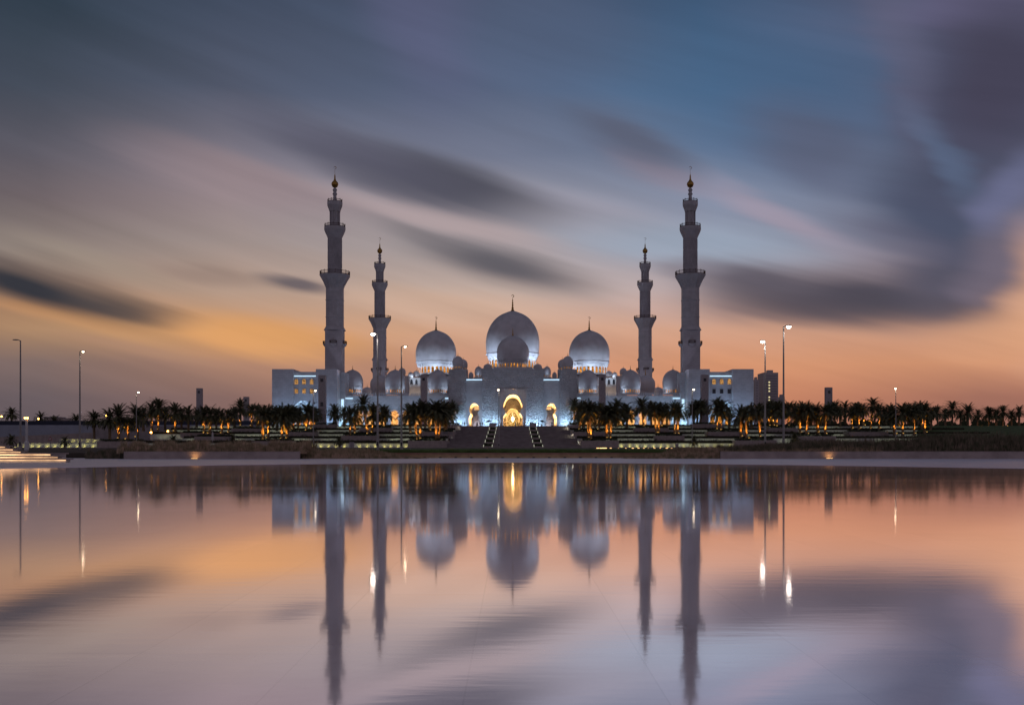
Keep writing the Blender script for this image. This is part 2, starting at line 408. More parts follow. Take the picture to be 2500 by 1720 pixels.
def water_mat():
    m = bpy.data.materials.new('pool_water_over_stone'); m.use_nodes = True; T = m.node_tree; T.nodes.clear()
    tc = N('ShaderNodeTexCoord', T); g = tc.outputs['Object']
    br = N('ShaderNodeTexBrick', T); br.offset = 0.0; ms = N('ShaderNodeMapping', T); ms.inputs['Location'].default_value = (.23, .1, 0); L(g, ms.inputs[0], T); L(ms.outputs[0], br.inputs['Vector'], T)
    br.inputs['Scale'].default_value = 1; br.inputs['Brick Width'].default_value = .97; br.inputs['Row Height'].default_value = 1.18
    br.inputs['Mortar Size'].default_value = .006; br.inputs['Mortar Smooth'].default_value = .3
    br.inputs['Color1'].default_value = (1,1,1,1); br.inputs['Color2'].default_value = (.93,.93,.93,1); br.inputs['Mortar'].default_value = (.84,.84,.84,1)
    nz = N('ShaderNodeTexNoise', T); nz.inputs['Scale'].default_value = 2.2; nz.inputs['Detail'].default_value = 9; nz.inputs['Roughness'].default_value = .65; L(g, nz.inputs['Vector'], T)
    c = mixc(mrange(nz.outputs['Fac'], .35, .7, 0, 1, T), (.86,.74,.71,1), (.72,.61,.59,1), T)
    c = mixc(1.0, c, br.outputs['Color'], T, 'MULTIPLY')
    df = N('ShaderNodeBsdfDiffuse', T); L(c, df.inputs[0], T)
    gl = N('ShaderNodeBsdfGlossy', T)
    # seams dull the mirror a little; reflection tinted faintly pink
    gc = mixc(1.0, (1,.96,.985,1), mixc(.35, (1,1,1,1), br.outputs['Color'], T), T, 'MULTIPLY')
    L(gc, gl.inputs['Color'], T)
    mp = N('ShaderNodeMapping', T); mp.inputs['Scale'].default_value = (.25, .9, 1); L(g, mp.inputs[0], T)
    n2 = N('ShaderNodeTexNoise', T); n2.inputs['Scale'].default_value = .35; n2.inputs['Detail'].default_value = 3; L(mp.outputs[0], n2.inputs['Vector'], T)
    L(mrange(n2.outputs['Fac'], .3, .75, .048, .070, T), gl.inputs['Roughness'], T)
    mp2 = N('ShaderNodeMapping', T); mp2.inputs['Scale'].default_value = (1.2, 5.0, 1); L(g, mp2.inputs[0], T)
    n3 = N('ShaderNodeTexNoise', T); n3.inputs['Scale'].default_value = 1.4; n3.inputs['Detail'].default_value = 3; L(mp2.outputs[0], n3.inputs['Vector'], T)
    bp = N('ShaderNodeBump', T); bp.inputs['Strength'].default_value = .035; bp.inputs['Distance'].default_value = .01
    L(n3.outputs['Fac'], bp.inputs['Height'], T); L(bp.outputs[0], gl.inputs['Normal'], T)
    lw = N('ShaderNodeLayerWeight', T); lw.inputs[0].default_value = .5
    # Facing: 1 at grazing
    f = mrange(lw.outputs['Facing'], .35, .93, .45, .985, T, 'SMOOTHSTEP')
    tr = N('ShaderNodeBsdfTransparent', T); tr.inputs[0].default_value = (0,0,0,1)
    m1 = N('ShaderNodeMixShader', T); L(f, m1.inputs[0], T); L(tr.outputs[0], m1.inputs[1], T); L(gl.outputs[0], m1.inputs[2], T)
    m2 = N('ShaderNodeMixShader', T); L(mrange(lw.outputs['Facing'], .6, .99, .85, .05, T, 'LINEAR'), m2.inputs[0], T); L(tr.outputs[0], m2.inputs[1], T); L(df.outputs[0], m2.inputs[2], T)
    mx = N('ShaderNodeAddShader', T); L(m1.outputs[0], mx.inputs[0], T); L(m2.outputs[0], mx.inputs[1], T)  # stone diffuse summed on top of the mirror to brighten the reflection
    o = N('ShaderNodeOutputMaterial', T); L(mx.outputs[0], o.inputs[0], T)
    return m
build_ground()

# road and pavement between the pool garden and the terraces
b = MB(); b.quad((-400,180,1.108),(400,180,1.108),(400,215,1.108),(-400,215,1.108)); tag(b.build('road', M['asphalt']), kind='structure')
b = MB()
for i in range(80): b.quad((-400+10*i,197.4,1.112),(-396+10*i,197.4,1.112),(-396+10*i,197.6,1.112),(-400+10*i,197.6,1.112))
tag(b.build('road_marking', M['white']), kind='structure')
b = MB(); b.box(-400,400,215,217.5,1.0,1.24); tag(b.build('pavement', M['stone']), kind='structure')
# plateau (terrain) the mosque stands on
PZ = 9.75
b = MB(); b.box(-166, 700, 393.5, 1400, -1, PZ); b.box(-900, -166, 432, 1400, -1, PZ-1.5)
tag(b.build('terrain', M['stair']), kind='structure')
b = MB()
b.quad((-163,393.6,PZ+.004),(165,393.6,PZ+.004),(165,423,PZ+.004),(-163,423,PZ+.004)); tag(b.build('mosque_plaza', M['plaza']), kind='structure')

# ------------------------------------------------------------------ front garden: low walls, lights, grasses
def wall_thing(name, label, x0, x1, y0, y1, z0, z1, m, coping=True, cat='wall', group=None):
    t = thing(name, label, cat, ((x0+x1)/2, y0, z0), group)
    MB().box(x0, x1, y0, y1, z0, z1-(0.06 if coping else 0)).build('wall_body', m, t)
    if coping: MB().box(x0-.03, x1+.03, y0-.03, y1+.03, z1-.06, z1).build('coping', m, t)
    return t
cen = thing('retaining_wall', 'long low ochre retaining wall with small dark recessed lights along the far pool terrace', 'wall', (0, 112.4, 0))
xl, xr = X(600,112.4), X(1900,112.4)
MB().box(xl, xr, 112.4, 112.78, 0, .42).build('wall_body', mat('ochre_wall_stone', (.55,.38,.22), .8), cen)
MB().box(xl, xr, 112.32, 112.82, .42, .60).build('coping', mat('red_brown_coping', (.42,.24,.17), .8), cen)
for i in range(20):
    px = 1075-38*4+38*i
    x = X(px, 112.4); MB().box(x-.14, x+.14, 112.36, 112.41, .03, .14).build('recessed_light', M['glass_dark'], cen)
lw_ = wall_thing('planter_wall', 'reddish stone planter wall in front of the left grasses, washed by one warm ground light', X(302,104), X(731,104), 104, 104.4, .0, .80, M['stone'])
rw_ = wall_thing('planter_wall', 'long mauve stone planter wall below the dark grasses on the right', X(1760,106), X(2620,106), 106, 106.4, .0, .80, M['stone'])
for px, D, lab in ((477,104,'small warm ground light glowing at the foot of the left planter wall'),(2023,106,'small warm ground light glowing at the foot of the right planter wall')):
    x = X(px,D); t = thing('ground_light', lab, 'light', (x, D-.35, .02), 'ground lights at the planter walls')
    MB().box(x-.35, x+.35, D-.42, D-.28, .02, .06).build('housing', M['bronze'], t)
    MB().box(x-.32, x+.32, D-.40, D-.30, .061, .075).build('lens', emi('ground_light_lens_%d' % px, (1,.55,.2), 5), t)
    light('SPOT', t, (x, D-.4, .12), 16, (1,.50,.16), spot_size=R(150), spot_blend=1, shadow_soft_size=.1, aim=(x, D, .7))
for x0, x1, lab in ((X(302,105.5),X(731,105.5),'left'),(X(1760,107.5),X(2620,107.5),'right')):
    b = MB(); b.box(x0, x1, 104.45 if lab == 'left' else 106.45, 112.3, -.3, .62); tag(b.build('planting_bed', M['soil']), kind='structure')

def blades(b, n, fx, fy, fz, hmin, hmax, w, lean, rg):
    for _ in range(n):
        x = fx(rg.random()); y = fy(x, rg.random()); z = fz(x, y); h = rg.uniform(hmin, hmax)*HM(x, y)
        a = rg.uniform(0, 6.283); l = rg.uniform(.2, 1)*lean*h; dx, dy = math.cos(a)*l, math.sin(a)*l
        wx, wy = w*.5*abs(math.cos(a+1.57))+w*.25, 0
        p1 = (x+dx*.35, y+dy*.35, z+h*.6); p2 = (x+dx, y+dy, z+h)
        b.quad((x-wx,y,z),(x+wx,y,z),(p1[0]+wx*.9,p1[1],p1[2]),(p1[0]-wx*.9,p1[1],p1[2]))
        b.tri((p1[0]-wx*.9,p1[1],p1[2]),(p1[0]+wx*.9,p1[1],p1[2]),p2)
def wob(x, s=1.0): return .5+.5*math.sin(x*1.3*s+math.sin(x*.71*s)*2.1)*math.sin(x*.37*s+1.3)
HM = lambda x, y: .5+.7*wob(x*2.1+y*.9)
rg = random.Random(11)
b = MB(); blades(b, 26000, lambda r: X(315,108)+(X(760,108)-X(315,108))*r, lambda x, r: 104.6+6.5*r, lambda x,y: .55, .55, 1.5, .035, .45, rg)
tag(b.build('ornamental_grass', M['reed'] ), 'tall feathery brown grasses behind the left planter wall', 'grass', kind='stuff')
b = MB(); blades(b, 5000, lambda r: X(235,109)+(X(325,109)-X(235,109))*r, lambda x, r: 106+6*r, lambda x,y: .0, .5, 1.35, .04, .4, rg)
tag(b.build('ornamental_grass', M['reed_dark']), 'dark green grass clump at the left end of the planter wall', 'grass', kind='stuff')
HM = lambda x, y: (.55+.5*wob(x+y*.7))*max(.15, min(1, (X(1050,110)-x)/7.0))
b = MB(); blades(b, 17000, lambda r: X(731,110)+(X(1045,110)-X(731,110))*r, lambda x, r: 106.5+5.7*r, lambda x,y: .0, .5, 1.35, .035, .45, rg)
tag(b.build('ornamental_grass', M['reed']), 'brown grasses thinning out right of the left planter wall', 'grass', kind='stuff')
HM = lambda x, y: (.55+.5*wob(x+y*.7))*max(.2, min(1, (x-X(1500,110))/8.0))
b = MB(); blades(b, 16000, lambda r: X(1520,110)+(X(1765,110)-X(1520,110))*r, lambda x, r: 107+5.3*r, lambda x,y: .0, .6, 1.75, .035, .45, rg)
tag(b.build('ornamental_grass', M['reed']), 'pale brown grasses just left of the right planter wall', 'grass', kind='stuff')
HM = lambda x, y: (.5+.55*wob(x*1.9+y*.9))*(.75+.75*max(0, min(1.15, (x-X(1800,108))/24.0)))
b = MB(); blades(b, 42000, lambda r: X(1762,108)+(X(2620,108)-X(1762,108))*r, lambda x, r: 106.6+6*r, lambda x,y: .55, .5, 1.75, .045, .40, rg)
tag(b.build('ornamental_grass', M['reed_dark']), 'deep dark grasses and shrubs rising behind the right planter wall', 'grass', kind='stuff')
b = MB(); blades(b, 9000, lambda r: X(1762,107)+(X(2150,107)-X(1762,107))*r, lambda x, r: 106.5+1.2*r, lambda x,y: .55, .35, .9, .035, .45, rg)
tag(b.build('ornamental_grass', M['reed']), 'pale seed heads along the front of the right planter wall', 'grass', kind='stuff')
# lawn strip
HM = lambda x, y: .8+.4*wob(x*2)
b = MB(); b.quad((X(600,113),112.9,.64),(X(2000,113),112.9,.64),(X(2000,150),150,1.09),(X(600,150),150,1.09)); tag(b.build('lawn', M['lawn']), kind='structure')
b = MB(); blades(b, 26000, lambda r: X(640,114)+(X(1900,114)-X(640,114))*r, lambda x, r: 113+14*r*r, lambda x,y: .62+(y-113)*.012, .10, .26, .05, .3, rg)
tag(b.build('grass', M['blade']), 'short green lawn grass along the top of the low ochre wall', 'grass', kind='stuff')

# illuminated steps at lower left
def lit_steps():
    D0 = 79.5
    st = thing('illuminated_steps', 'stack of stone steps with glowing warm strips under each nosing at the left edge', 'steps', (X(80,D0), D0, .02))
    ends = [168,148,130,57,38,19]; tops = [1119,1112,1105.5,1099.5,1093.5,1087.2]
    z = .02
    Ds = [D0+i*.55+(2.0 if i > 2 else 0) for i in range(7)]
    for i, (ex, ty) in enumerate(zip(ends, tops)):
        D = Ds[i]; Dn = Ds[i+1]+.3
        zt = Z(ty, D); x1 = X(ex, D); x0 = -62.0
        MB().box(x0, x1-.25, D+.12, Dn, .0, zt-.09).build('riser', M['stone_pale'], st)
        MB().box(x0, x1, D-.02, Dn, zt-.089, zt).build('tread', M['stone'], st)
        s = MB().box(x0, x1-.3, D+.085, D+.118, zt-.16, zt-.10).build('light_strip', E['led_warm'], st)
        light('AREA', st, ((x1+x0)/2+ (0), D-.15, zt-.07), 13, (1,.62,.36), shape='RECTANGLE', size=abs(x1-x0)-1, size_y=.06, aim=((x1+x0)/2, D+.1, zt-.4))
    return st
lit_steps()

# ------------------------------------------------------------------ terraces
LD = [312, 332, 352, 372, 392]
LZ = [Z(1081.5,312), Z(1069.5,332), Z(1059,352), Z(1049,372), Z(1040,392)]
SW = 21.4                                   # half width of the staircase
AX = .35
ordn = ['lowest','second','third','fourth','uppermost']
def leafy(b, x0, x1, y0, y1, z0, z1, n, s, rg):
    for _ in range(n):
        x = rg.uniform(x0, x1); y = rg.uniform(y0, y1); z = z0+(z1-z0)*rg.random()**.6*(.75+.35*wob(x*1.7))
        a = rg.uniform(0, 6.28); t = rg.uniform(-1, 1); ss = s*rg.uniform(.6, 1.4)
        d = Vector((math.cos(a), math.sin(a)*.6, t)).normalized()*ss; e = Vector((-math.sin(a), math.cos(a), .6*rg.uniform(-1,1)))*ss*.5
        p = Vector((x, y, z)); b.tri(tuple(p-d*.5+e*.5), tuple(p-d*.3-e*.5), tuple(p+d*.6))
def hedge(label, x0, x1, y0, y1, z0, z1, n, group='hedges on the terraces', s=.34):
    t = thing('hedge', label, 'hedge', ((x0+x1)/2, y0, z0), group)
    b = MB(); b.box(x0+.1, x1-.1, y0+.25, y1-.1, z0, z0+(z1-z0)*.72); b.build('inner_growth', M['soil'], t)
    b = MB(); leafy(b, x0, x1, y0, y1, z0, z1, n, s, rg); b.build('foliage', M['hedge'], t)
    return t
for sd, side in ((-1,'left'),(1,'right')):
    for k in range(5):
        D = LD[k]; xo = {-1: [-124,-110,-128,-128,-128], 1: [118,150,170,170,170]}[sd][k]
        xi = sd*SW+AX
        if k == 0: xo = -155 if sd < 0 else 78
        x0, x1 = sorted((xi, xo)); z0 = (LZ[k-1] if k else 1.1)-.5
        wm = M['stone_pale']
        wall_thing('terrace_wall', f'{ordn[k]} pale lit terrace wall on the {side} side of the grand staircase', x0, x1, D, D+.5, z0, LZ[k]-(0 if k else 0), wm, group='terrace walls')
        tt = MB().box(x0, x1, D+.5, LD[k+1] if k < 4 else 393.4, z0, LZ[k]-.08).build('planting_bed', M['soil']); tag(tt, kind='structure')
        if k < 4:
            hz = LZ[k]; hh = [1.2,1.05,1.05,1.0][k]
            if k == 0 and sd < 0: x0h = -118
            else: x0h = x0
            hedge(f'dark clipped hedge along the {ordn[k]} terrace on the {side} side of the stairs', x0h, x1-.3, D+1.0, D+4.2, hz-.05, hz+hh, int((x1-x0h)*26), s=.42)
        # linear wash light, hidden at the wall foot; added fill on the lowest wall
        if True:
            nseg = 4
            for j in range(nseg):
                xa = x0+(x1-x0)*j/nseg; xb = x0+(x1-x0)*(j+1)/nseg
                light('AREA', None, ((xa+xb)/2, D-1.2, z0+.8), [26,60,52,46,52][k]*rnd.uniform(.5,1.35), (.88,1.0,.66), shape='RECTANGLE', size=abs(xb-xa)*.8, size_y=.15, aim=((xa+xb)/2, D, z0+2.2)).name = 'wall_wash_light'
# crest hedge strips (on the plateau edge) where palms stand
for a, c, lab in ((X(700,394),X(820,394),'low dark hedge at the plateau edge before the left corner building'),
                  (X(835,394),X(1100,394),'low dark hedge at the plateau edge before the left arcade'),
                  (X(1405,394),X(1690,394),'low dark hedge at the plateau edge before the right arcade'),
                  (X(1700,394),X(1850,394),'low dark hedge at the plateau edge before the right corner building'),
                  (X(1850,394),X(2250,394),'low dark hedge along the plateau edge at far right')):
    hedge(lab, a, c, 393.0, 395.2, PZ-.3, PZ+.75, int(abs(c-a)*26), s=.42)

# lowest terrace uplights
def mk_wall_light(px):
    D = 311.2; x = X(px, D); t = thing('wall_uplight', 'greenish yellow uplight', 'light', (x, D, 1.1), 'uplights along the lowest terrace wall')
    MB().box(x-.35, x+.35, D-.12, D+.12, 1.1, 1.32).build('housing', M['bronze'], t)
    MB().box(x-.30, x+.30, D-.10, D+.10, 1.325, 1.36).build('lens', E['spot_y'], t)
    light('SPOT', t, (x, D+.35, 1.4), 15, (.95,.85,.22), spot_size=R(150), spot_blend=1, shadow_soft_size=.2, aim=(x, D+.8, 2.0))
    return t
wl = None
wx = [37,58,76,92,113,131,149,167,187,204,225]+[727,745,763,783,801,820,840,877,896,915,938,953,971,990]+[1518,1538,1556,1576,1596,1614,1632,1650,1670,1690,1708,1727,1747,1764,1784]
def stairs_side(px): return 'left' if px < 1250 else 'right'
for i, px in enumerate(wx):
    if wl is None: wl = mk_wall_light(px); o = wl; base_x = wl.location.x
    else:
        o = copy_tree(wl); o.location.x = X(px, 311.2)
    grp = [w for w in wx if (w < 300) == (px < 300) and (w > 1250) == (px > 1250)]; idx = grp.index(px)
    seg = 'far left lit wall' if px < 300 else ('lit wall left of the stairs' if px < 1250 else 'lit wall right of the stairs')
    nth = ['leftmost','second','third','fourth','fifth','sixth','seventh','eighth','ninth','tenth','eleventh','twelfth','thirteenth','fourteenth','fifteenth'][idx]
    o['label'] = f'greenish yellow uplight on the {seg}, {nth} from its left end'
# second lit row far left
w2 = wall_thing('terrace_wall', 'short upper lit wall with yellow uplights at far left behind the tall dark lamp post', X(144,322), X(244,322), 322, 322.5, 1.5, Z(1071,322), M['stone_pale'])
for i, px in enumerate((156,176,192,212,228)):
    o = copy_tree(wl); o.location = (X(px,321), 321, Z(1079,321)-.1)
    o['label'] = f"yellow uplight on the short upper lit wall at far left, {['leftmost','second','middle','fourth','rightmost'][i]} one"

# projecting planter blocks
BLK = [ # px0, px1, ytop, ybot, D
 (996,1090,1075,1093,309),(1028,1108,1053.5,1072,346),(1094,1124,1036,1052,384),
 (1420,1511,1075,1093,309),(1400,1482,1053.5,1072,346),(1387,1414,1036,1052,384),
 (614,716,1076,1093,309),(704,771,1054,1066,347),(832,922,1063,1075,329),(876,955,1044,1053,367),(765,819,1035.5,1046,388),
 (1600,1671,1063,1075,329),(1728,1820,1053.5,1066,347),(1795,1896,1074.5,1093,309),(1551,1633,1044,1054,367),(1690,1768,1034.5,1046,388),
 (1940,2041,1064,1076,329),(2073,2169,1053.5,1066,347),(1877,1948,1044,1054,367),
 (474,568,1065,1078,329),(565,640,1045.5,1057,367),(237,344,1077,1093,309),(440,540,1056,1064,350)]
BL = ['broad','long','narrow']
def near_lab(pc):
    marks = [(50,'unlit lamp post'),(195,'tall left lamp post'),(333,'short left lamp post'),(487,'lone left slab tower'),(664,'left corner building'),(765,'lamp post before left corner building'),(922,'brightest lamp post'),(980,'thin dark lamp post'),(1105,'staircase left edge'),(1400,'staircase right edge'),(1575,'right rear minaret'),(1690,'lamp post before right arcade'),(1868,'shorter white lamp post'),(1913,'tallest white lamp post'),(2024,'lone right slab tower'),(2187,'lamp post among right palms'),(2500,'right photo edge')]
    return marks
ORD = ['first','second','third','fourth','fifth','sixth','seventh','eighth','ninth','tenth','eleventh','twelfth','thirteenth','fourteenth']
def place_label(px, allpx):
    ms = near_lab(px); best = None
    for m, name in ms:
        lo, hi = sorted((m, px)); cnt = sum(1 for q in allpx if (m < q <= px) or (px <= q < m))
        if best is None or cnt < best[0] or (cnt == best[0] and abs(m-px) < best[3]): best = (cnt, name, 'right' if px > m else 'left', abs(m-px))
    return best
bc = [(a+c)/2 for a, c, *_ in BLK]
for i, (a, c, yt, yb, D) in enumerate(BLK):
    n_, nm, sdn, _ = place_label(bc[i], bc)
    tier = 'lowest' if yt > 1070 else ('second' if yt > 1060 else ('third' if yt > 1050 else ('fourth' if yt > 1040 else 'top')))
    lab = f'brown planter block, {tier} terrace, {ORD[max(0,n_-1)]} block {sdn} of the {nm}'
    t = wall_thing('planter_block', lab, X(a,D), X(c,D), D, min(D+16, 393), Z(yb,D)-.6, Z(yt,D), M['stone'], cat='planter', group='planter blocks on the terraces')
    rgx = rg
    b = MB(); leafy(b, X(a,D)+.4, X(c,D)-.4, D+.8, D+4, Z(yt,D), Z(yt,D)+.75, int((c-a)*14), .4, rg); h = b.build('planting', M['hedge'], t)

# ------------------------------------------------------------------ grand staircase
def staircase():
    st = thing('grand_staircase', 'broad granite staircase rising in five flights to the mosque gate', 'staircase', (AX, 310, 1.1))
    segs = [(-SW,-9.4),(-6.4,6.4),(9.4,SW)]
    zb = [1.1]+LZ[:4]; zt = LZ[:4]+[PZ-.002]
    for si, (a, c) in enumerate(segs):
        b = MB()
        for k in range(5):
            n = 11; h = (zt[k]-zb[k])/n; d = .42
            for j in range(n):
                y = LD[k]+j*d-2
                b.quad((AX+a,y,zb[k]+j*h),(AX+c,y,zb[k]+j*h),(AX+c,y,zb[k]+(j+1)*h-.02),(AX+a,y,zb[k]+(j+1)*h-.02))
                b.quad((AX+a,y-.04,zb[k]+(j+1)*h-.05),(AX+c,y-.04,zb[k]+(j+1)*h-.05),(AX+c,y-.04,zb[k]+(j+1)*h),(AX+a,y-.04,zb[k]+(j+1)*h))
                y2 = y+d-.04 if j < n-1 else (LD[k+1]-2 if k < 4 else 393.6)
                b.quad((AX+a,y-.04,zb[k]+(j+1)*h),(AX+c,y-.04,zb[k]+(j+1)*h),(AX+c,y2,zb[k]+(j+1)*h),(AX+a,y2,zb[k]+(j+1)*h))
        b.build('steps', M['stair'], st)
    for s in (-1, 1):
        for k in range(5):
            x0, x1 = sorted((s*6.4, s*9.4))
            p = MB().box(AX+x0+.35, AX+x1-.35, LD[k]-1.5, LD[k]+14, zb[k]-.3, zb[k]+.55).build('planter', M['stone'], st)
            b = MB().box(AX+x0+.55, AX+x1-.55, LD[k]-1.2, LD[k]+1.6, zb[k]+.5, zb[k]+1.05); leafy(b, AX+x0+.4, AX+x1-.4, LD[k]-1.6, LD[k]+2, zb[k]+.5, zb[k]+1.3, 500, .3, rg); b.build('box_hedge', M['hedge'], p)
            for q in (x0+.14, x1-.14):
                MB().box(AX+q-.12, AX+q+.12, LD[k]-2.1, LD[k]+2.7, zb[k]-.2, zb[k]+.02).build('curb', M['stone'], st)
                xx = AX+q
                MB().tube([(xx,LD[k]-2.1,zb[k]+.35),(xx,LD[k]+1.6,zt[k]-.45)], .08, 6).build('step_light', E['led_white'], st)
    for s in (-1, 1):
        xx = AX+s*(SW-.15)
        for (D0, y0, D1, y1) in ((311,1091,326,1076.5),(346,1068,358,1056.5),(384,1048,393,1040)):
            MB().tube([(xx,D0,Z(y0,D0)),(xx,D1,Z(y1,D1))], .13, 6).build('light_rail', E['led_white'], st)
            MB().prism([(0,0)]*0+[(xx-.05,0),(xx+.05,0),(xx+.05,.01),(xx-.05,.01)], D0, D0+.01)
            light('AREA', st, (xx-s*.3,(D0+D1)/2,(Z(y0,D0)+Z(y1,D1))/2+.3), 60, (1,1,.75), shape='RECTANGLE', size=12, size_y=.1, rot=(R(8),0,R(90)))
    return st
staircase()

# ------------------------------------------------------------------ mosque
GB = PZ
mosque = thing('mosque', 'white marble mosque with gold-tipped domes, floodlit blue, warm light in its arches', 'mosque', (AX, 412, GB))
def arch(r, zc, zt, jw, zs, pw, n=14):
    p = [(0, jw), (zs, jw)]
    zp = zc-r*math.sqrt(max(0, 1-(pw/r)**2)); p.append((zp-.25, pw)); p.append((zp, pw))
    for i in range(1, n+1):
        z = zp+(zc-zp)*i/n; p.append((z, r*math.sqrt(max(0, 1-((z-zc)/r)**2))))
    a = zt-zc
    for i in range(1, n+1):
        t = math.sin(math.pi/2*i/n); z = zc+a*t
        w = r*math.sqrt(max(0, 1-t*t))**1.0
        p.append((z, max(0, w*(1-.10*math.sin(math.pi*t)) if i < n else 0)))
    return p
def wat(p, z):
    if z > p[-1][0] or z < 0: return 0
    for (z0,w0),(z1,w1) in zip(p, p[1:]):
        if z0 <= z <= z1: return w0+(w1-w0)*((z-z0)/(z1-z0) if z1 > z0 else 0)
    return 0
def wall_open(b, x0, x1, z0, z1, y, ops, depth):
    zs = {z0, z1}
    for xc, p in ops:
        for z, w in p: zs.add(min(z1, z0+z))
    zs = sorted(zs)
    for za, zb in zip(zs, zs[1:]):
        if zb-za < 1e-5: continue
        ea = []; eb = []
        for xc, p in ops:
            mid = (za+zb)/2-z0
            if mid < p[-1][0]:
                wa = wat(p, za-z0+1e-6); wb = wat(p, zb-z0-1e-6)
                ea += [xc-wa, xc+wa]; eb += [xc-wb, xc+wb]
        A = [x0]+ea+[x1]; B = [x0]+eb+[x1]
        for i in range(0, len(A), 2):
            b.quad((A[i],y,za),(A[i+1],y,za),(B[i+1],y,zb),(B[i],y,zb))
    return b
def reveal(b, xc, p, z0, y0, y1):
    for (za,wa),(zb,wb) in zip(p, p[1:]):
        for s in (-1, 1):
            b.quad((xc+s*wa,y0,z0+za),(xc+s*wb,y0,z0+zb),(xc+s*wb,y1,z0+zb),(xc+s*wa,y1,z0+za))
    return b
def PM(px, D): return AX+(px-1252)*D/F      # mosque column at its own depth

